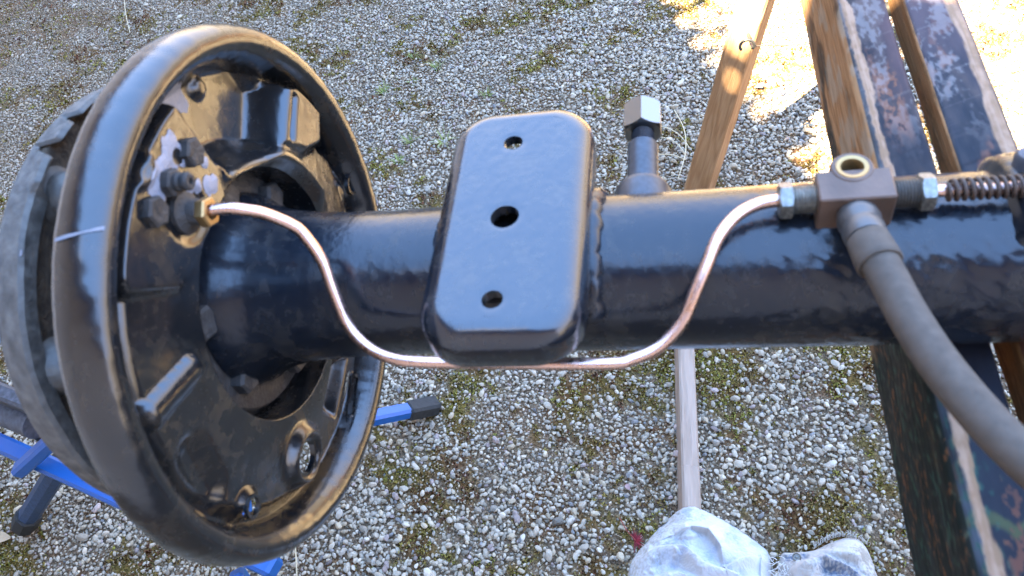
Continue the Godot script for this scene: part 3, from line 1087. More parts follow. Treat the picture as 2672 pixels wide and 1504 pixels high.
func make_backplate(axle: Node3D) -> void:
	var g := Geo.new()
	var NA := 420
	var rs := []
	for k in 76: rs.append(lerpf(0.0605, 0.1075, k / 75.0))
	var lip := [Vector2(0.1082, -0.1262), Vector2(0.1090, -0.1215), Vector2(0.1104, -0.1165), Vector2(0.1125, -0.1128), Vector2(0.1150, -0.1107), Vector2(0.1176, -0.1099), Vector2(0.1200, -0.1104), Vector2(0.1222, -0.1121), Vector2(0.1238, -0.1147), Vector2(0.1247, -0.1182), Vector2(0.1250, -0.1225), Vector2(0.1247, -0.1265), Vector2(0.1235, -0.1290), Vector2(0.1195, -0.1300)]
	var wav := fnoise(71, 30.0, 2)
	var P := []
	var D := []
	var inner := []
	for k in NA + 1:
		var a := TAU * k / NA
		var p := PC + Vector2(cos(a), sin(a)) * 0.0600
		inner.append(Vector3(-0.1375, p.y, -p.x))
	P.append(inner)
	D.append([])
	for k in NA + 1: D[0].append(1.0)
	for r in rs:
		var row := []
		var dr := []
		for k in NA + 1:
			var a := TAU * (k % NA) / NA
			var p: Vector2 = PC + Vector2(cos(a), sin(a)) * r
			row.append(Vector3(plate_x(p) + 0.00012 * wav.get_noise_2dv(p * 3.0), p.y, -p.x))
			dr.append(hole_d(p))
		P.append(row)
		D.append(dr)
	for q in lip:
		var row := []
		var dr := []
		for k in NA + 1:
			var a := TAU * (k % NA) / NA
			var rr: float = q.x + 0.0002 * wav.get_noise_2d(cos(a) * 0.4, sin(a) * 0.4)
			var p := PC + Vector2(cos(a), sin(a)) * rr
			row.append(Vector3(q.y + 0.0002 * wav.get_noise_2d(cos(a) * 0.3 + 5.0, sin(a) * 0.3), p.y, -p.x))
			dr.append(1.0)
		P.append(row)
		D.append(dr)
	var n := P.size()
	var N := []
	for i in n:
		var row := []
		for k in NA + 1:
			var m: Vector3 = (P[min(i + 1, n - 1)][k] - P[max(i - 1, 0)][k]).cross(P[i][(k + 1) % NA] - P[i][(k - 1 + NA) % NA]).normalized()
			row.append(m)
		N.append(row)
	var sgn := 1.0 if N[30][10].x > 0 else -1.0
	for i in n - 1:
		for k in NA:
			var q := [[P[i][k], N[i][k] * sgn], [P[i][k + 1], N[i][k + 1] * sgn], [P[i + 1][k + 1], N[i + 1][k + 1] * sgn], [P[i + 1][k], N[i + 1][k] * sgn]]
			var d := [D[i][k], D[i][k + 1], D[i + 1][k + 1], D[i + 1][k]]
			if d[0] > 0 and d[1] > 0 and d[2] > 0 and d[3] > 0:
				g.tri(q[0][0], q[1][0], q[2][0], q[0][1], q[1][1], q[2][1])
				g.tri(q[0][0], q[2][0], q[3][0], q[0][1], q[2][1], q[3][1])
			elif d[0] > 0 or d[1] > 0 or d[2] > 0 or d[3] > 0:
				clip_tri(g, [q[0], q[1], q[2]], [d[0], d[1], d[2]])
				clip_tri(g, [q[0], q[2], q[3]], [d[0], d[2], d[3]])
	# thickness at the holes
	ring_wall(g, Vector2(-0.061, -0.063), 0.0085, -0.1170, -0.1200)
	ring_wall(g, Vector2(-0.099, -0.031), 0.0040, -0.1175, -0.1195)
	ring_wall(g, Vector2(0.098, -0.030), 0.0045, -0.1175, -0.1200)
	var sl := []
	for k in 25:
		var a := TAU * k / 24.0
		var dir := (Vector2(0.0010, -0.0935) - Vector2(-0.0165, -0.0985)).normalized()
		var nr := Vector2(-dir.y, dir.x)
		var c := Vector2(0.0010, -0.0935) if cos(a) > 0 else Vector2(-0.0165, -0.0985)
		var p := c + (dir * cos(a) + nr * sin(a)) * 0.0046
		sl.append(p)
	for k in 24:
		var a := Vector3(-0.118, sl[k].y, -sl[k].x); var b := Vector3(-0.118, sl[k + 1].y, -sl[k + 1].x)
		g.quad_flat(a, b, b + Vector3(-0.0015, 0, 0), a + Vector3(-0.0015, 0, 0), Vector3(0, -0.096, 0.008) - a)
	var plate := build("brake_backplate", g, M.plate, axle, "black dished round backplate with a rolled rim")
	plate.scale = Vector3(1, 1.022, 1.022)
	plate.position = Vector3(0, PC.y, -PC.x) * -0.022

	# wheel cylinder pieces on the raised pad
	var ctr := Vector3(-0.1165, 0.0615, 0.0018)
	g = Geo.new()
	g.lathe(axial(Vector3(-0.1185, 0.0775, 0.0200)), [Vector2(0, 0), Vector2(0.0085, 0), Vector2(0.0085, 0.0025), Vector2(0.0062, 0.0035), Vector2(0.0054, 0.0045), Vector2(0.0050, 0.0050), Vector2(0.0054, 0.0056), Vector2(0.0050, 0.0062), Vector2(0.0054, 0.0068), Vector2(0.0050, 0.0074), Vector2(0.0054, 0.0080), Vector2(0.0050, 0.0086), Vector2(0, 0.0086)], 24)
	build("cylinder_port", g, M.iron, plate)
	g = Geo.new()
	var mk := func(y: float, z: float) -> Vector3: return Vector3(-0.1155, y, z)
	# bleed nipple
	var bn := Vector3(-0.1170, 0.0930, 0.0185)
	g.lathe(axial(bn), [Vector2(0.0056, 0), Vector2(0.0056, 0.0045), Vector2(0.0048, 0.0053), Vector2(0, 0.0053)], 6, true)
	g.lathe(axial(bn), [Vector2(0.0036, 0.005), Vector2(0.0038, 0.0068), Vector2(0.0030, 0.0078), Vector2(0.0036, 0.0088), Vector2(0.0036, 0.0104), Vector2(0.0028, 0.0114), Vector2(0.0014, 0.0114), Vector2(0.0014, 0.007)], 20)
	build("bleed_nipple", g, M.iron, plate)
	for q in [Vector3(-0.1170, 0.0927, 0.0330), Vector3(-0.1165, 0.0900, -0.0010)]:
		g = Geo.new()
		g.lathe(axial(q), [Vector2(0, -0.001), Vector2(0.0062, -0.001), Vector2(0.0062, 0.0032), Vector2(0.0052, 0.0040), Vector2(0, 0.0040)], 6, true)
		build("bolt_head", g, M.iron, plate)
	# white grease, several smears
	var blobs := [[-0.0045, 0.0990, 0.0060], [-0.0090, 0.0980, 0.0058], [-0.0135, 0.0985, 0.0048], [-0.0190, 0.0990, 0.0046], [-0.0240, 0.0965, 0.0052], [-0.0258, 0.0930, 0.0042], [-0.0040, 0.0925, 0.0036], [-0.0085, 0.0805, 0.0036], [-0.0065, 0.0785, 0.0030], [-0.0006, 0.0731, 0.0052], [0.0020, 0.0720, 0.0036], [0.0050, 0.0800, 0.0026], [0.030, 0.0955, 0.0080], [0.0345, 0.0915, 0.0070]]
	var gn := fnoise(90, 160.0, 4)
	g = Geo.new()
	var stp := 0.00045
	var V := []
	var F := []
	for ia in 160:
		var vr := []
		var fr := []
		for ib in 92:
			var p := Vector2(-0.0325 + ia * stp, 0.064 + ib * stp)
			var e := -1.0
			for q in blobs: e = maxf(e, 1.0 - (p - Vector2(q[0], q[1])).length() / q[2])
			e += 0.5 * gn.get_noise_2dv(p * 0.8) - 0.10
			if (p - Vector2(-0.0057, 0.0945)).length() < 0.0032: e -= 0.9
			vr.append(Vector3(plate_x(p) + 0.0002 + 0.0011 * clampf(e, 0.0, 0.6), p.y, -p.x))
			fr.append(e)
		V.append(vr)
		F.append(fr)
	for ia in 159:
		for ib in 91:
			var d := [F[ia][ib], F[ia + 1][ib], F[ia + 1][ib + 1], F[ia][ib + 1]]
			if d[0] <= 0 and d[1] <= 0 and d[2] <= 0 and d[3] <= 0: continue
			var q := []
			for w in [[ia, ib], [ia + 1, ib], [ia + 1, ib + 1], [ia, ib + 1]]:
				var a: int = clampi(w[0], 1, 158)
				var b: int = clampi(w[1], 1, 90)
				var m: Vector3 = (V[a][b + 1] - V[a][b - 1]).cross(V[a + 1][b] - V[a - 1][b]).normalized()
				q.append([V[w[0]][w[1]], m if m.x > 0 else -m])
			clip_tri(g, [q[0], q[1], q[2]], [d[0], d[1], d[2]])
			clip_tri(g, [q[0], q[2], q[3]], [d[0], d[2], d[3]])
	build("grease_smear", g, M.grease, plate, "whitish grease smeared round the wheel cylinder bolts")
	var rows := []
	# painter's white tick across the rim
	g = Geo.new()
	for i in 12:
		var t := i / 11.0
		var row := []
		var q: Vector2 = [Vector2(0.1252, -0.1270), Vector2(0.1255, -0.1215), Vector2(0.1247, -0.1168), Vector2(0.1234, -0.1132), Vector2(0.1216, -0.1108)][int(min(t * 4, 3))].lerp([Vector2(0.1255, -0.1215), Vector2(0.1247, -0.1168), Vector2(0.1234, -0.1132), Vector2(0.1216, -0.1108), Vector2(0.1194, -0.1098)][int(min(t * 4, 3))], t * 4 - int(min(t * 4, 3)))
		for k in 4:
			var a := 2.050 - t * 0.034 + (k - 1.5) * 0.0033 * (0.85 + 0.25 * sin(i * 0.8))
			var p := PC + Vector2(cos(a), sin(a)) * (q.x + 0.0002)
			row.append(Vector3(q.y + 0.0003, p.y, -p.x))
		rows.append(row)
	g.grid(rows, Vector3(1, 0.6, 0.8))
	build("paint_mark", g, M.white_paint, plate)

func make_drum(axle: Node3D) -> void:
	# an open drum behind the backplate; two notches in its lip
	var g := Geo.new()
	var NA := 300
	var wav := fnoise(81, 3.0, 3)
	var prof := func(k: int) -> Array:
		var a := TAU * k / NA
		var notch := 0.0
		for w in [[1.46, 0.028, 0.006], [1.625, 0.035, 0.009]]:
			notch = maxf(notch, w[2] * (1.0 - smoothstep(w[1] * 0.7, w[1], absf(a - w[0]))))
		var thin := smoothstep(1.82, 1.80, a) * smoothstep(0.2, 0.3, a)         # upper part of the lip is turned thin
		var xf := -0.1675 - notch + 0.003 * thin
		var ro := 0.1070 + 0.002 * thin + 0.0008 * wav.get_noise_2d(cos(a), sin(a))
		var ri := lerpf(0.0985, 0.1060, thin)
		return [Vector2(0.05, -0.1715), Vector2(ri - 0.004, -0.1715), Vector2(ri, -0.1708), Vector2(ri, xf - 0.001), Vector2(ri + 0.001, xf), Vector2(ro - 0.0015, xf), Vector2(ro, xf - 0.0015), Vector2(0.1062, -0.178), Vector2(0.1035, -0.183), Vector2(0.08, -0.186)]
	var P := []
	for i in 10: P.append([])
	for k in NA + 1:
		var pr = prof.call(k % NA)
		var a := TAU * k / NA
		for i in 10:
			var p: Vector2 = Vector2(cos(a), sin(a)) * pr[i].x
			P[i].append(Vector3(pr[i].y, p.y, -p.x))
	var face := Geo.new()
	face.grid(P.slice(0, 4), Vector3.RIGHT, null, null, true)
	var lip := Geo.new()
	for i in range(3, 9):
		# orient each band by its own outward side
		var m: Vector3 = (P[i + 1][0] - P[i][0])
		var nrm := Vector3(-1, 0, 0)
		if i == 3: nrm = Vector3.RIGHT
		elif i == 4: nrm = Vector3.RIGHT
		elif i == 5: nrm = Vector3.RIGHT
		if i < 6:
			(face if i == 3 else lip).grid(P.slice(i, i + 2), nrm, null, null, true)
		elif i == 6 or i == 7:
			for k in NA:
				var c := Vector3.ZERO
				var o0: Vector3 = (P[i][k] - c); o0.x = 0
				var o1: Vector3 = (P[i][k + 1] - c); o1.x = 0
				lip.tri(P[i][k], P[i][k + 1], P[i + 1][k + 1], o0.normalized(), o1.normalized(), o1.normalized())
				lip.tri(P[i][k], P[i + 1][k + 1], P[i + 1][k], o0.normalized(), o1.normalized(), o0.normalized())
		else:
			lip.grid(P.slice(i, i + 2), nrm, null, null, true)
	var drum := build("brake_drum", face, M.rust, axle, "rusty brake drum behind the backplate, grey notched lip")
	build("drum_lip", lip, M.cast, drum)
	g = Geo.new()
	var rows := []
	for i in 6:
		var row := []
		for k in 3:
			var a := 2.058 + (k - 1) * 0.011
			var p := Vector2(cos(a), sin(a)) * (0.1069 - i * 0.00038)
			row.append(Vector3(-0.1672 - i * 0.0025, p.y, -p.x))
		rows.append(row)
	g.grid(rows, Vector3(0, 0.7, 0.7))
	build("paint_mark", g, M.white_paint, drum)
	g = Geo.new()
	g.lathe(axial(Vector3(-0.187, 0, 0)), [Vector2(0, -0.030), Vector2(0.026, -0.030), Vector2(0.028, -0.028), Vector2(0.030, -0.004), Vector2(0.055, 0.0), Vector2(0.095, 0.002), Vector2(0.095, 0.004), Vector2(0.0, 0.012)], 48)
	build("hub", g, M.rust, drum)
	# brake shoe ends and hub lumps seen between drum and plate
	g = Geo.new()
	g.lathe(axial(Vector3(-0.172, 0.052, 0.075)), [Vector2(0.013, 0), Vector2(0.011, 0.002), Vector2(0.009, 0.010), Vector2(0.006, 0.013), Vector2(0, 0.014)], 20)
	build("pin_head", g, M.cast, drum)
	g = Geo.new()
	g.lathe(axial(Vector3(-0.172, 0.090, 0.016)), [Vector2(0.013, 0), Vector2(0.010, 0.003), Vector2(0.009, 0.014), Vector2(0.006, 0.018), Vector2(0, 0.019)], 20)
	build("pin_head", g, M.cast, drum)

func make_axle() -> void:
	var axle := thing("rear_axle", Vector3(0, AXLE_Y, 0), "black painted vehicle axle with brake parts lying across the wooden trestle", "axle")
	var lump := fnoise(101, 3.2, 3)
	# tube
	var g := Geo.new()
	var prof := [Vector2(0.049, -0.1335), Vector2(0.047, -0.128), Vector2(0.0425, -0.122), Vector2(0.039, -0.112), Vector2(0.0368, -0.098), Vector2(0.0355, -0.08), Vector2(0.035, -0.06)]
	for k in range(1, 96): prof.append(Vector2(0.035, -0.06 + k * 0.0027))
	prof.append(Vector2(0.035, 0.62))
	var P := []
	var SEG := 120
	for q in prof:
		var row := []
		for k in SEG + 1:
			var a := TAU * (k % SEG) / SEG
			var r: float = q.x
			var w := 0.00012 + 0.0006 * smoothstep(0.10, 0.13, q.y) * smoothstep(-0.2, 0.6, sin(a + 0.9))
			r += w * lump.get_noise_3d(cos(a) * 2.6, sin(a) * 2.6, q.y * 55.0)
			row.append(Vector3(q.y, r * cos(a), r * sin(a)))
		P.append(row)
	var N0 := []
	for i in P.size():
		var row := []
		for k in SEG + 1:
			var m: Vector3 = (P[min(i + 1, P.size() - 1)][k] - P[max(i - 1, 0)][k]).cross(P[i][(k + 1) % SEG] - P[i][(k - 1 + SEG) % SEG]).normalized()
			if m.dot(Vector3(0, P[i][k].y, P[i][k].z)) < 0: m = -m
			row.append(m)
		N0.append(row)
	for i in P.size() - 1:
		for k in SEG:
			g.tri(P[i][k], P[i][k + 1], P[i + 1][k + 1], N0[i][k], N0[i][k + 1], N0[i + 1][k + 1])
			g.tri(P[i][k], P[i + 1][k + 1], P[i + 1][k], N0[i][k], N0[i + 1][k + 1], N0[i + 1][k])
	build("axle_tube", g, M.tube, axle)
	# end flange with its bolts
	g = Geo.new()
	g.lathe(axial(Vector3(-0.1405, 0, 0)), [Vector2(0, 0), Vector2(0.0605, 0), Vector2(0.0612, 0.001), Vector2(0.0612, 0.0050), Vector2(0.0600, 0.0062), Vector2(0.040, 0.0065)], 64, false, 0.0006, lump)
	g.lathe(axial(Vector3(-0.1415, PC.y, -PC.x)), [Vector2(0.0, 0), Vector2(0.080, 0), Vector2(0.080, -0.002)], 48)
	var fl := build("end_flange", g, M.iron, axle)
	for q in [Vector2(-0.041, 0.030), Vector2(-0.0445, -0.012), Vector2(0.018, 0.0475), Vector2(-0.012, -0.048), Vector2(0.046, 0.018)]:
		g = Geo.new()
		g.lathe(axial(Vector3(-0.1340, q.y, -q.x)), [Vector2(0.0082, 0), Vector2(0.0082, 0.0052), Vector2(0.0068, 0.0066), Vector2(0, 0.0066)], 6, true)
		build("bolt_head", g, M.iron, fl)
	make_backplate(axle)
	make_drum(axle)
	make_seat(axle)
	make_pipes(axle)
	# shock absorber pin at the back
	g = Geo.new()
	g.lathe(along(Vector3(0.0605, 0.0, -0.028), Vector3(0.0605, 0.008, -0.115)), [Vector2(0.0135, 0), Vector2(0.0135, 0.0180), Vector2(0.0118, 0.0215), Vector2(0.0076, 0.0222), Vector2(0.0076, 0.0480), Vector2(0.0066, 0.0492), Vector2(0.0056, 0.0495)], 32)
	var pin := build("shock_pin", g, M.steel, axle, "dark steel pin pointing away behind the tube")
	g = Geo.new()
	var pf := []
	for k in 16: pf.append(Vector2(0.0058 if k % 2 == 0 else 0.0050, 0.0495 + k * 0.0008))
	g.lathe(along(Vector3(0.0605, 0.0, -0.028), Vector3(0.0605, 0.008, -0.115)), pf, 24)
	build("thread", g, M.steel, pin)
	g = Geo.new()
	var nt := along(Vector3(0.0605, 0.0, -0.028), Vector3(0.0605, 0.008, -0.115))
	hex_nut(g, nt, 0.0105, 0.0570, 0.0740, 0.0055)
	build("nut", g, M.chrome, pin, "bright new plated hexagon nut")
	# casting where the tube widens, at the right
	g = Geo.new()
	var rows := []
	for i in 31:
		var t := i / 30.0
		var row := []
		for k in 41:
			var a := lerpf(-1.15, 0.62, k / 40.0)
			var e := minf(k, 40 - k) / 40.0
			var lift := 0.0062 * smoothstep(0.0, 0.11, e) * smoothstep(0.0, 0.12, t)
			var r := 0.0345 + lift * (1.0 + 0.12 * lump.get_noise_2d(i * 2.0, k * 2.0)) + 0.012 * t * t * smoothstep(0.0, 0.2, e)
			row.append(Vector3(0.1965 + 0.16 * t * (0.15 + 0.85 * t), r * cos(a), r * sin(a)))
		rows.append(row)
	g.grid(rows, Vector3.UP)
	g.lathe(axial(Vector3(0.34, 0, 0)), [Vector2(0.034, 0), Vector2(0.06, 0.02), Vector2(0.095, 0.07), Vector2(0.12, 0.15), Vector2(0.12, 0.22), Vector2(0, 0.28)], 64, false, 0.0012, lump)
	var cs := build("axle_casting", g, M.tube, axle)
	g = Geo.new()
	g.lathe(along(Vector3(0.2065, 0.034, -0.0115), Vector3(0.2065, 0.054, -0.0155)), [Vector2(0, 0), Vector2(0.0058, 0), Vector2(0.0058, 0.009), Vector2(0.0048, 0.0104), Vector2(0, 0.0104)], 18)
	build("plug", g, M.grey_steel, cs)

func hex_nut(g: Geo, t: Transform3D, across: float, h0: float, h1: float, bore: float) -> void:
	# a hexagon cut by a cone at both ends, as turned nuts are; across is the corner radius
	var seg := 48
	var flat_r := across * cos(PI / 6)
	var nb := t.basis.orthonormalized()
	var rows := []
	for k in seg + 1:
		var a := TAU * k / seg
		var off := fposmod(a, PI / 3) - PI / 6
		var rho := flat_r / cos(off)
		var drop := (rho - flat_r * 0.96) * 0.62
		var d := Vector3(cos(a), 0, sin(a))
		rows.append([d * bore + Vector3(0, h0, 0), d * flat_r * 0.96 + Vector3(0, h0, 0), d * rho + Vector3(0, h0 + drop, 0), d * rho + Vector3(0, h1 - drop, 0), d * flat_r * 0.96 + Vector3(0, h1, 0), d * bore + Vector3(0, h1, 0)])
	for k in seg:
		var am := TAU * (k + 0.5) / seg
		var face := floorf(am / (PI / 3)) * PI / 3 + PI / 6
		var dm := Vector3(cos(am), 0, sin(am))
		var ns := [Vector3.DOWN, (dm * 0.45 + Vector3.DOWN).normalized(), Vector3(cos(face), 0, sin(face)), (dm * 0.45 + Vector3.UP).normalized(), Vector3.UP]
		for i in 5:
			var n: Vector3 = nb * ns[i]
			var a: Vector3 = t * rows[k][i]; var b: Vector3 = t * rows[k + 1][i]; var c: Vector3 = t * rows[k + 1][i + 1]; var d: Vector3 = t * rows[k][i + 1]
			g.tri(a, b, c, n, n, n)
			g.tri(a, c, d, n, n, n)

func rrect(x0: float, x1: float, z0: float, z1: float, r: float, d: float, seg := 12) -> Array:
	# rounded rectangle in plan, moved inwards by d
	var out := []
	var rr := maxf(r - d, 0.0004)
	for c in [[x1, z1, 0.0, 1, 1], [x0, z1, PI / 2, -1, 1], [x0, z0, PI, -1, -1], [x1, z0, PI * 1.5, 1, -1]]:
		var cx: float = c[0] - c[3] * (d + rr)
		var cz: float = c[1] - c[4] * (d + rr)
		for k in seg + 1:
			var a: float = c[2] + PI / 2 * k / seg
			out.append(Vector2(cx + rr * cos(a), cz + rr * sin(a)))
	out.append(out[0])
	return out

func make_seat(axle: Node3D) -> void:
	var x0 := -0.0235; var x1 := 0.0420; var z0 := -0.0625; var z1 := 0.0665
	var top := 0.0500
	var bev := 0.0105
	var R := 0.0200
	var wob := fnoise(111, 40.0, 3)
	var g := Geo.new()
	var rows := []
	var depths := [[0.0018, -0.0205], [0.0, -0.0188], [0.0, -0.015], [0.0, -bev]]
	for q in depths:
		var row := []
		for p in rrect(x0, x1, z0, z1, R, q[0]):
			row.append(Vector3(p.x, top + q[1], p.y))
		rows.append(row)
	for k in range(1, 9):
		var a := PI / 2 * k / 8.0
		var row := []
		for p in rrect(x0, x1, z0, z1, R, bev * (1.0 - cos(a))):
			row.append(Vector3(p.x, top - bev + bev * sin(a), p.y))
		rows.append(row)
	# the walls: normals worked out band by band, outwards
	var nb: int = rows[0].size()
	var c := Vector3((x0 + x1) / 2, top - 0.02, (z0 + z1) / 2)
	var NN := []
	for i in rows.size():
		var nr := []
		for k in nb:
			var m: Vector3 = (rows[min(i + 1, rows.size() - 1)][k] - rows[max(i - 1, 0)][k]).cross(rows[i][(k + 1) % (nb - 1)] - rows[i][(k - 1 + nb - 1) % (nb - 1)]).normalized()
			var o: Vector3 = rows[i][k] - c
			if m.dot(o) < 0: m = -m
			if i == rows.size() - 1: m = Vector3.UP
			nr.append(m)
		NN.append(nr)
	for i in rows.size() - 1:
		for k in nb - 1:
			g.tri(rows[i][k], rows[i][k + 1], rows[i + 1][k + 1], NN[i][k], NN[i][k + 1], NN[i + 1][k + 1])
			g.tri(rows[i][k], rows[i + 1][k + 1], rows[i + 1][k], NN[i][k], NN[i + 1][k + 1], NN[i + 1][k])
	# the flat top with three holes
	var holes := [[Vector2(0.0072, -0.0370), 0.0043], [Vector2(0.0082, 0.0065), 0.0060], [Vector2(0.0080, 0.0480), 0.0042]]
	var edge := rrect(x0, x1, z0, z1, R, bev)
	edge.pop_back()
	var dist := func(p: Vector2) -> float:
		var d := -poly_d(p, edge)
		for h in holes: d = min(d, (p - h[0]).length() - h[1])
		return d
	var st := 0.001
	var nx := int((x1 - x0) / st) + 1
	var nz := int((z1 - z0) / st) + 1
	var V := []
	var D := []
	for i in nx + 1:
		var vr := []
		var dr := []
		for j in nz + 1:
			var p := Vector2(x0 + i * st, z0 + j * st)
			var dd: float = dist.call(p)
			var h := 0.0
			for q in holes: h -= 0.0006 * exp(-pow(((p - q[0]).length() - q[1]) / 0.0012, 2.0)) * 0.5
			vr.append(Vector3(p.x, top + h + 0.00012 * wob.get_noise_2dv(p * 4.0), p.y))
			dr.append(dd)
		V.append(vr)
		D.append(dr)
	for i in nx:
		for j in nz:
			var d := [D[i][j], D[i + 1][j], D[i + 1][j + 1], D[i][j + 1]]
			if d[0] <= 0 and d[1] <= 0 and d[2] <= 0 and d[3] <= 0: continue
			var q := []
			for w in [[i, j], [i + 1, j], [i + 1, j + 1], [i, j + 1]]:
				var a: int = clampi(w[0], 1, nx - 1)
				var b: int = clampi(w[1], 1, nz - 1)
				var m: Vector3 = (V[a][b + 1] - V[a][b - 1]).cross(V[a + 1][b] - V[a - 1][b]).normalized()
				q.append([V[w[0]][w[1]], m if m.y > 0 else -m])
			clip_tri(g, [q[0], q[1], q[2]], [d[0], d[1], d[2]])
			clip_tri(g, [q[0], q[2], q[3]], [d[0], d[2], d[3]])
	for h in holes:
		g.lathe(Transform3D(Basis(), Vector3(h[0].x, top, h[0].y)), [Vector2(h[1], -0.0003), Vector2(h[1], -0.005), Vector2(h[1] + 0.003, -0.005)], 32)
	var seat := build("spring_seat", g, M.pad, axle, "glossy black spring pad with three holes in its flat top")
	# welds along the tube
	for q in [[x1 - 0.0008, 0.0052], [x0 + 0.0005, 0.0042]]:
		var w := Geo.new()
		var pts := []
		var rad := []
		for k in 60:
			var a := lerpf(-1.15, 1.15, k / 59.0)
			pts.append(Vector3(q[0] + 0.0004 * sin(k * 0.9), 0.0340 * cos(a), 0.0340 * sin(a)))
			rad.append(q[1] * (1.0 + 0.10 * sin(k * 0.45) + 0.05 * sin(k * 1.7)))
		w.tube(pts, rad, 10)
		build("weld_bead", w, M.tube, seat)

func thread_profile(r: float, h0: float, h1: float, pitch := 0.001) -> Array:
	var out := [Vector2(0, h0)]
	var n := int((h1 - h0) / pitch * 2)
	for k in n + 1: out.append(Vector2(r if k % 2 == 0 else r - 0.0005, lerpf(h0, h1, float(k) / n)))
	out.append(Vector2(0, h1))
	return out

func make_pipes(axle: Node3D) -> void:
	var A := Vector3(0, -AXLE_Y, 0)
	# the long new pipe
	var pts := [Vector3(-0.1098, 0.8784, 0.0195), Vector3(-0.1072, 0.8780, 0.0185), Vector3(-0.0998, 0.8762, 0.0166), Vector3(-0.0948, 0.8734, 0.0154), Vector3(-0.0903, 0.8696, 0.0138), Vector3(-0.0862, 0.8649, 0.0128), Vector3(-0.0815, 0.8598, 0.0126), Vector3(-0.0778, 0.8553, 0.0140), Vector3(-0.0714, 0.8453, 0.0211), Vector3(-0.0679, 0.8354, 0.0302), Vector3(-0.0629, 0.8239, 0.0405), Vector3(-0.0541, 0.8191, 0.0484), Vector3(-0.0432, 0.8174, 0.0532), Vector3(-0.0291, 0.8173, 0.0554), Vector3(0.0036, 0.816, 0.0558), Vector3(0.0471, 0.8146, 0.0561), Vector3(0.0576, 0.8144, 0.0541), Vector3(0.0681, 0.8159, 0.0495), Vector3(0.0773, 0.8215, 0.0418), Vector3(0.0828, 0.8292, 0.0329), Vector3(0.0875, 0.8352, 0.0246), Vector3(0.0923, 0.8401, 0.0155), Vector3(0.0999, 0.8425, 0.0068), Vector3(0.1088, 0.843, 0.002), Vector3(0.1175, 0.843, 0.0008)]
	for i in pts.size(): pts[i] += A
	var g := Geo.new()
	g.tube(spline(pts, 6), 0.0026, 16)
	var pipe := build("brake_pipe", g, M.copper, axle, "bright new copper brake pipe bent under the spring pad")
	g = Geo.new()
	g.lathe(axial(Vector3(-0.1105, 0.8785, 0.0200) + A), [Vector2(0.0046, 0), Vector2(0.0060, 0.0004), Vector2(0.0063, 0.0012), Vector2(0.0063, 0.0040), Vector2(0.0056, 0.0048), Vector2(0.0036, 0.0048), Vector2(0.0033, 0.001)], 6, true)
	build("pipe_nut", g, M.brass, pipe, "brass hexagon nut in the backplate")
	g = Geo.new()
	hex_nut(g, axial(Vector3(0, 0.8428, 0.001) + A), 0.0072, 0.1155, 0.1207, 0.0025)
	var nut := build("pipe_nut", g, M.zinc, pipe, "plated hexagon nut beside the union block")
	g = Geo.new()
	g.lathe(axial(Vector3(0, 0.8428, 0.001) + A), thread_profile(0.0056, 0.1205, 0.1300, 0.0011), 28)
	build("pipe_thread", g, M.zinc, pipe)
	# union block with a bored ear
	g = Geo.new()
	var bx0 := 0.1290; var bx1 := 0.1558
	g.box(Transform3D(Basis(), Vector3((bx0 + bx1) / 2, 0.8395, 0.0012) + A), Vector3(bx1 - bx0, 0.0210, 0.0150), 0.0006)
	var ear := Vector3(0.1424, 0.8420, -0.0072) + A
	g.lathe(Transform3D(Basis(), ear), [Vector2(0.0040, -0.004), Vector2(0.0078, -0.004), Vector2(0.0080, 0.0), Vector2(0.0080, 0.0074), Vector2(0.0072, 0.0084), Vector2(0.0060, 0.0084)], 32)
	var block := build("union_block", g, M.union, axle, "dull brown brass union block with a bored ear")
	g = Geo.new()
	g.lathe(Transform3D(Basis(), ear), [Vector2(0.0061, 0.0083), Vector2(0.0058, 0.0087), Vector2(0.0043, 0.0084), Vector2(0.0040, 0.0076), Vector2(0.0040, -0.003)], 32)
	build("bore_rim", g, M.brass, block)
	g = Geo.new()
	g.lathe(Transform3D(Basis(), ear), [Vector2(0.0, -0.0015), Vector2(0.0042, -0.0015)], 24)
	build("bore_floor", g, M.rust, block)
	# right hand pipe with its protective coil
	g = Geo.new()
	var p2 := [Vector3(0.155, 0.8428, 0.001) + A, Vector3(0.18, 0.8425, 0.0008) + A, Vector3(0.205, 0.8425, 0.0005) + A, Vector3(0.30, 0.8600, 0.0) + A]
	g.tube(spline(p2, 6), 0.0024, 14)
	var pipe2 := build("brake_pipe", g, M.copper, axle, "short copper pipe leaving the union to the right")
	g = Geo.new()
	g.lathe(axial(Vector3(0, 0.8428, 0.001) + A), thread_profile(0.0056, 0.1550, 0.1655, 0.0011), 28)
	build("pipe_thread", g, M.dirty_zinc, pipe2)
	g = Geo.new()
	hex_nut(g, axial(Vector3(0, 0.8428, 0.001) + A), 0.0072, 0.1650, 0.1702, 0.0025)
	build("pipe_nut", g, M.zinc, pipe2)
	g = Geo.new()
	var coil := []
	var turns := 10.0
	for k in int(turns * 20) + 1:
		var a := TAU * k / 20.0
		coil.append(Vector3(0.1745 + 0.00265 * k / 20.0, 0.8426 + 0.0036 * cos(a), 0.0008 + 0.0036 * sin(a)) + A)
	g.tube(coil, 0.00085, 8)
	build("coil_guard", g, M.spring, pipe2, "dark coil spring wound round the pipe")
	# flexible hose
	var hp := [Vector3(0.1425, 0.8420, 0.006), Vector3(0.1432, 0.8440, 0.020), Vector3(0.1447, 0.8455, 0.030), Vector3(0.1475, 0.8455, 0.043), Vector3(0.1515, 0.8450, 0.060), Vector3(0.1575, 0.8445, 0.078), Vector3(0.1670, 0.8440, 0.098), Vector3(0.1790, 0.8430, 0.115), Vector3(0.1950, 0.8400, 0.128), Vector3(0.220, 0.830, 0.14), Vector3(0.26, 0.78, 0.15)]
	for i in hp.size(): hp[i] += A
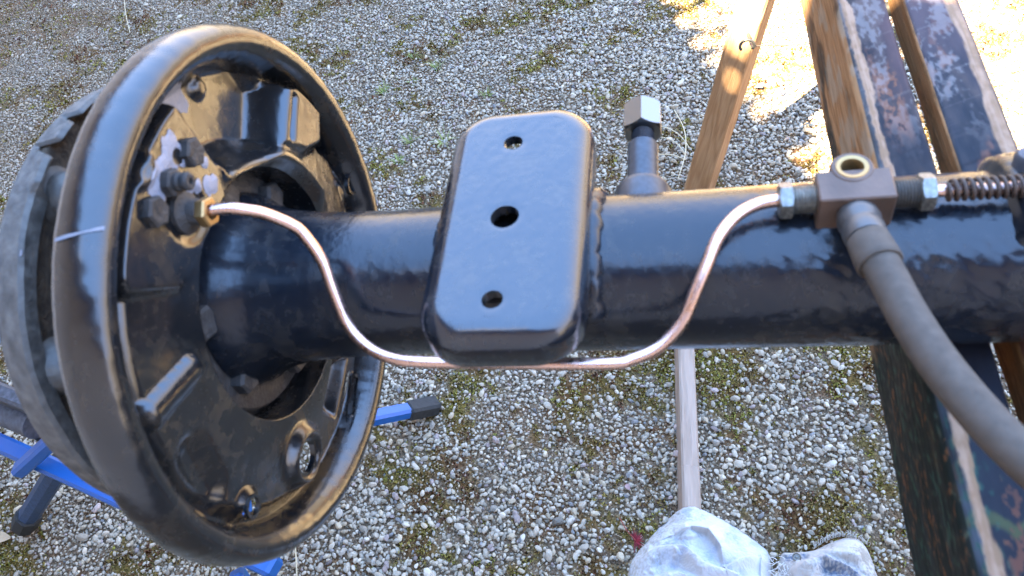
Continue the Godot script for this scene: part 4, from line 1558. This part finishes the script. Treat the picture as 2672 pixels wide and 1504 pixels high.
	var sp := spline(hp, 8)
	g = Geo.new()
	g.tube(sp.slice(14), 0.0065, 24)
	var hose := build("brake_hose", g, M.hose, axle, "grey rubber brake hose curving towards the viewer")
	g = Geo.new()
	var ft := along(Vector3(0.1424, 0.8415, 0.0080) + A, Vector3(0.1436, 0.8445, 0.0235) + A)
	g.lathe(ft, [Vector2(0, 0), Vector2(0.0066, 0), Vector2(0.0074, 0.0025), Vector2(0.0078, 0.006), Vector2(0.0070, 0.008), Vector2(0.0070, 0.0095), Vector2(0.0076, 0.011), Vector2(0.0074, 0.015), Vector2(0.0070, 0.0165), Vector2(0, 0.0165)], 28)
	build("hose_fitting", g, M.fitting, hose)
	g = Geo.new()
	var ct := along(Vector3(0.1436, 0.8445, 0.0235) + A, Vector3(0.1460, 0.8458, 0.0375) + A)
	g.lathe(ct, [Vector2(0.0066, 0), Vector2(0.0074, 0.001), Vector2(0.0079, 0.0105), Vector2(0.0079, 0.0125), Vector2(0.0074, 0.0132), Vector2(0.0064, 0.0130)], 32)
	build("crimp_collar", g, M.hose, hose)

# ------------------------------------------------------------------ cloths on the gravel
func ridge_at(p: Vector2, a: Vector2, b: Vector2, w: float) -> float:
	var d := seg_d(p, a, b) / w
	return exp(-d * d)

func make_cloths() -> void:
	# the pale one, over the end of the ground bar
	var ol := [Vector2(-0.020, -0.075), Vector2(-0.012, -0.112), Vector2(0.016, -0.146), Vector2(0.034, -0.166), Vector2(0.056, -0.184), Vector2(0.082, -0.186), Vector2(0.102, -0.178), Vector2(0.130, -0.162), Vector2(0.158, -0.141), Vector2(0.170, -0.128), Vector2(0.172, -0.100), Vector2(0.175, -0.06), Vector2(0.18, 0.0), Vector2(0.10, 0.06), Vector2(0.0, 0.05), Vector2(-0.035, -0.02)]
	var o := drape(ol, Vector2(0.075, -0.085), 0.052, 3)
	build_cloth("pale_cloth", o, "pale washed-out denim cloth crumpled over the end of the wooden bar", 0)
	var ol2 := [Vector2(0.180, -0.112), Vector2(0.186, -0.128), Vector2(0.205, -0.131), Vector2(0.226, -0.134), Vector2(0.250, -0.146), Vector2(0.272, -0.153), Vector2(0.288, -0.148), Vector2(0.297, -0.125), Vector2(0.302, -0.09), Vector2(0.305, -0.03), Vector2(0.26, 0.04), Vector2(0.20, 0.03), Vector2(0.178, -0.04)]
	var o2 := drape(ol2, Vector2(0.245, -0.075), 0.034, 4)
	build_cloth("denim_trousers", o2, "dirty blue and beige denim garment with a stud and frayed edge", 1)

func roll(p: Vector2, line: Array, h: float, left: float, right: float) -> float:
	# a rolled fold along the line: gentle on one side, steep on the other, dying away at its ends
	var best := INF
	var sgn := 1.0
	var run := 0.0
	var at := 0.0
	for i in line.size() - 1:
		var a: Vector2 = line[i]
		var b: Vector2 = line[i + 1]
		var ab := b - a
		var t := clampf((p - a).dot(ab) / ab.length_squared(), 0, 1)
		var d := (p - a - ab * t).length()
		if d < best:
			best = d
			sgn = signf(ab.cross(p - a))
			at = run + t
		run += 1.0
	var s := at / run
	var fade := pow(sin(PI * clampf(s, 0.02, 0.98)), 0.6)
	var w := right if sgn > 0 else left
	return h * fade * exp(-pow(best / w, 2.0))

func drape(ol: Array, c: Vector2, h: float, which: int) -> Array:
	var pts := []
	for p in ol: pts.append(Vector3(p.x, 0, p.y))
	pts.append(pts[0])
	var sm := spline(pts, 20)
	var A := sm.size()
	var R := 150
	var n1 := fnoise(200 + which, 14.0, 3)
	var n2 := fnoise(210 + which, 70.0, 2)
	var P := []
	var C := []
	for i in R + 1:
		var t := float(i) / R
		var row := []
		var cr := []
		for k in A:
			var q := c.lerp(Vector2(sm[k].x, sm[k].z), t)
			var up := pow(1.0 - pow(t, 3.2), 0.8)
			var y := h * up
			if which == 3:
				y *= 0.62
				# layered folds, each a step with a sharp brow
				y += roll(q, [Vector2(-0.012, -0.10), Vector2(0.025, -0.118), Vector2(0.060, -0.116), Vector2(0.085, -0.094), Vector2(0.125, -0.084), Vector2(0.150, -0.072)], 0.026, 0.0028, 0.017) * up
				y += roll(q, [Vector2(0.045, -0.136), Vector2(0.070, -0.146), Vector2(0.092, -0.142), Vector2(0.106, -0.122), Vector2(0.110, -0.098)], 0.022, 0.014, 0.0028) * up
				y += roll(q, [Vector2(0.112, -0.094), Vector2(0.132, -0.106), Vector2(0.150, -0.112), Vector2(0.168, -0.112)], 0.020, 0.0022, 0.012) * up
				y += roll(q, [Vector2(0.160, -0.122), Vector2(0.157, -0.105), Vector2(0.155, -0.085)], 0.014, 0.009, 0.0022) * up
				y += roll(q, [Vector2(0.000, -0.07), Vector2(0.05, -0.085), Vector2(0.09, -0.065)], 0.014, 0.004, 0.013) * up
				y += roll(q, [Vector2(0.10, -0.150), Vector2(0.125, -0.142), Vector2(0.150, -0.128)], 0.009, 0.003, 0.008) * up
				y = maxf(y, 0.034 * exp(-pow((q.x - 0.068) / 0.032, 2.0)) * (1.0 - pow(t, 14.0)))
			else:
				y *= 0.75
				y += roll(q, [Vector2(0.188, -0.095), Vector2(0.212, -0.108), Vector2(0.232, -0.116), Vector2(0.262, -0.104), Vector2(0.280, -0.09)], 0.020, 0.004, 0.010) * up
				y += roll(q, [Vector2(0.232, -0.138), Vector2(0.258, -0.134), Vector2(0.285, -0.122)], 0.010, 0.004, 0.009) * up
				y += 0.010 * ridge_at(q, Vector2(0.226, -0.128), Vector2(0.275, -0.118), 0.006) * up
				y -= 0.016 * ridge_at(q, Vector2(0.235, -0.105), Vector2(0.262, -0.098), 0.010) * up
				y -= 0.012 * ridge_at(q, Vector2(0.192, -0.119), Vector2(0.212, -0.121), 0.005) * up
				y += 0.010 * ridge_at(q, Vector2(0.215, -0.09), Vector2(0.235, -0.112), 0.006) * up
			y += 0.006 * n1.get_noise_2d(q.x, q.y) * up + 0.0012 * n2.get_noise_2d(q.x, q.y) * up + 0.0005 * n2.get_noise_2d(q.x * 4.0, q.y * 4.0)
			row.append(Vector3(q.x, maxf(y, 0.0) + 0.006 + ground_y(q.x, q.y) - 0.008 * pow(t, 8.0), q.y))
			var s := n1.get_noise_2d(q.x * 1.3 + 9.0, q.y * 1.3)
			var f := n2.get_noise_2d(q.x * 3.0, q.y * 3.0)
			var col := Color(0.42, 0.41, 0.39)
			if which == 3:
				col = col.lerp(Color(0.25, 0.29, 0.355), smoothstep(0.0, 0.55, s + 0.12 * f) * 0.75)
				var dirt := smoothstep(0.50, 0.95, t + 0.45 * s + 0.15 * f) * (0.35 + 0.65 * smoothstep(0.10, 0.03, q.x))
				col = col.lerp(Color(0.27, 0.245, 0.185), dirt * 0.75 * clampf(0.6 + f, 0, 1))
			else:
				col = Color(0.38, 0.345, 0.295).lerp(Color(0.23, 0.20, 0.155), smoothstep(0.0, 0.5, s + 0.4 * f))
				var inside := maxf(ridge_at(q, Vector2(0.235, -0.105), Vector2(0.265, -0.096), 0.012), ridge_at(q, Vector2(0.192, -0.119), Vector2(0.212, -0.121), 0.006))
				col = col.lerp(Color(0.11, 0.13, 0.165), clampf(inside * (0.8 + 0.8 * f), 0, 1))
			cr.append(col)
		P.append(row)
		C.append(cr)
	return [P, C]

func build_cloth(called: String, pc: Array, label: String, which: int) -> void:
	var o := thing(called, Vector3.ZERO, label, ["cloth", "trousers"][which])
	var g := Geo.new()
	g.grid(pc[0], Vector3.UP, null, pc[1])
	build("fabric", g, M.cloth, o)
	if which == 1:
		g = Geo.new()
		g.lathe(Transform3D(Basis.from_euler(Vector3(0.3, 0, 0.1)), Vector3(0.2020, 0.0225, -0.1180)), [Vector2(0.0052, -0.002), Vector2(0.0055, 0.001), Vector2(0.0047, 0.0022), Vector2(0.0036, 0.0012), Vector2(0.0022, 0.0012), Vector2(0.0014, 0.0024), Vector2(0, 0.0026)], 24)
		build("stud", g, M.zinc, o)
		g = Geo.new()
		var r := RandomNumberGenerator.new(); r.seed = 8
		for k in 46:
			var p := Vector3(r.randf_range(0.172, 0.194), r.randf_range(0.012, 0.026), r.randf_range(-0.116, -0.085))
			var pts := [p]
			var d := Vector3(r.randf_range(-0.7, 0.2), r.randf_range(-0.1, 0.3), r.randf_range(-0.5, 0.6)) * 0.004
			for j in 5:
				p += d
				d = d.rotated(Vector3(r.randf_range(-1, 1), 1, r.randf_range(-1, 1)).normalized(), r.randf_range(-0.7, 0.7)) + Vector3(0, -0.0006, 0)
				pts.append(p)
			g.tint = Color(0.55, 0.52, 0.47)
			g.tube(spline(pts, 3), 0.00045, 5, false)
		for k in 90:
			var t := r.randf()
			var e := Vector3(lerpf(0.226, 0.296, t), 0.010, -0.133 - 0.018 * sin(t * PI * 0.9))
			var pts := [e, e + Vector3(r.randf_range(-0.002, 0.002), 0.003, r.randf_range(-0.004, -0.001)), e + Vector3(r.randf_range(-0.004, 0.005), r.randf_range(-0.002, 0.004), r.randf_range(-0.009, -0.003))]
			g.tint = Color(0.36, 0.32, 0.26)
			g.tube(spline(pts, 3), 0.00035, 4, false)
		build("frayed_threads", g, M.vertex, o)

# ------------------------------------------------------------------ plants, leaves and straws
func blade(g: Geo, base: Vector3, dir: Vector3, len: float, w: float, droop: float, col: Color) -> void:
	g.tint = col
	var side := dir.cross(Vector3.UP).normalized()
	var prev := base
	var pw := w
	for k in range(1, 5):
		var t := k / 4.0
		var p := base + dir * len * t + Vector3(0, -droop * t * t * len, 0)
		var cw := w * (1.0 - t * 0.92)
		var nn := side.cross(p - prev).normalized()
		if nn.y < 0: nn = -nn
		g.tri(prev - side * pw, prev + side * pw, p + side * cw, nn, nn, nn)
		g.tri(prev - side * pw, p + side * cw, p - side * cw, nn, nn, nn)
		prev = p
		pw = cw

func make_litter() -> void:
	var r := RandomNumberGenerator.new(); r.seed = 300
	var tufts := [[Vector2(-0.555, -1.298), 0.020, "small grass tuft farthest from the viewer, above the row of tufts"], [Vector2(-0.488, -1.250), 0.026, "bright green grass tuft on the right of the far pair"], [Vector2(-0.539, -1.208), 0.016, "tiny grass tuft just below the far pair of tufts"], [Vector2(-0.611, -1.185), 0.024, "leaning grass tuft left of the other tufts, nearest the brake plate"], [Vector2(-0.350, -1.132), 0.018, "lone grass tuft in the gravel midway between plate and bolt"], [Vector2(-0.504, -1.001), 0.026, "grass tuft in the gravel beside the right edge of the brake plate"], [Vector2(-0.427, -0.992), 0.030, "tall grass tuft close to the upper left corner of the spring pad"], [Vector2(-0.523, -0.938), 0.024, "grass tuft below two others between plate and spring pad"]]
	for q in tufts:
		var o := Geo.new()
		for k in 26:
			var a := r.randf() * TAU
			var d := Vector3(cos(a) * r.randf_range(0.3, 1.0), r.randf_range(0.5, 1.2), sin(a) * r.randf_range(0.3, 1.0)).normalized()
			blade(o, Vector3(cos(a), 0, sin(a)) * 0.004, d, q[1] * 1.25 * r.randf_range(0.6, 1.3), 0.0013, r.randf_range(0.1, 0.6), Color(0.19, 0.21, 0.06) * r.randf_range(0.7, 1.3))
		var m := build("grass_tuft", o, M.leafy)
		m.position = Vector3(q[0].x, ground_y(q[0].x, q[0].y), q[0].y)
		tag(m, q[2], "grass tuft", "grass tufts in the gravel")
	# red plant
	var g := Geo.new()
	for k in 15:
		var a := -2.3 + k * 0.28
		var d := Vector3(cos(a), r.randf_range(0.25, 0.9), sin(a)).normalized()
		blade(g, Vector3.ZERO, d, r.randf_range(0.012, 0.021), 0.0018, 0.2, Color(0.15, 0.012, 0.016) * r.randf_range(0.7, 1.3))
	g.tint = Color(0.2, 0.05, 0.03)
	g.tube([Vector3(0, 0.002, 0), Vector3(-0.012, 0.008, -0.012), Vector3(-0.022, 0.006, -0.03)], 0.0008, 5)
	var red := build("red_weed", g, M.leafy)
	red.position = Vector3(-0.007, 0.005, -0.137)
	tag(red, "small crimson weed at the left edge of the pale cloth", "weed")
	# dead leaves
	for q in [[Vector2(0.232, -1.059), 0.020, Color(0.11, 0.125, 0.09), "curled grey-green leaf at the edge of the sunlit patch"], [Vector2(0.274, -1.035), 0.017, Color(0.035, 0.035, 0.04), "small blackish leaf right of the grey-green leaf"], [Vector2(-1.055, -0.100), 0.030, Color(0.34, 0.24, 0.14), "dry beige leaf beside the stand's foot at the left edge"], [Vector2(-0.68, -0.118), 0.011, Color(0.22, 0.10, 0.07), "reddish leaf scrap below the brake plate"], [Vector2(-0.018, -0.212), 0.011, Color(0.26, 0.17, 0.15), "pinkish leaf scrap left of the grey bar"], [Vector2(-1.465, -1.514), 0.016, Color(0.16, 0.09, 0.07), "brown leaf in the gravel at the upper left"]]:
		g = Geo.new()
		g.tint = q[2]
		var rows := []
		for i in 9:
			var t := i / 8.0
			var row := []
			for k in 5:
				var s := (k - 2) / 2.0
				var w := sin(PI * pow(t, 0.8)) * 0.36
				row.append(Vector3((t - 0.5), 0.22 * absf(s) * w + 0.16 * sin(t * 4.0), s * w) * q[1])
			rows.append(row)
		g.grid(rows, Vector3.UP)
		var m := build("dead_leaf", g, M.leafy)
		m.position = Vector3(q[0].x, 0.012, q[0].y)
		m.rotation.y = r.randf() * TAU
		tag(m, q[3], "leaf", "dead leaves on the gravel")
	# straws
	var st := [[Vector2(-1.596, -1.769), Vector2(-1.48, -1.562), "long pale straw at the top left of the gravel"], [Vector2(0.032, -0.937), Vector2(0.083, -0.878), "bent straw just right of the bolt's thread"], [Vector2(0.064, -1.012), Vector2(0.067, -0.818), "long upright straw between the bolt and the leg"], [Vector2(0.017, -0.885), Vector2(0.083, -0.867), "level straw between bolt and wooden leg"], [Vector2(0.028, -0.97), Vector2(0.09, -0.90), "straw crossing the others beside the nut"], [Vector2(-1.38, -1.35), Vector2(-1.24, -1.44), "thin straw left above the brake drum"], [Vector2(-0.50, -0.06), Vector2(-0.52, -0.115), "short straw below the rim of the brake plate"], [Vector2(-0.98, -0.20), Vector2(-0.90, -0.185), "pale straw right above the stand's foot"]]
	for q in st:
		g = Geo.new()
		var a: Vector2 = q[0]
		var b: Vector2 = q[1]
		var n := (b - a).orthogonal() * r.randf_range(-0.12, 0.12)
		var pts := []
		for k in 4:
			var t := k / 3.0
			var p := a.lerp(b, t) + n * sin(t * PI)
			pts.append(Vector3(p.x, 0.013 + 0.006 * sin(t * PI), p.y))
		g.tube(spline(pts, 6), 0.0011, 6)
		var m := build("straw", g, M.straw)
		tag(m, q[2], "straw", "dry straws on the gravel")
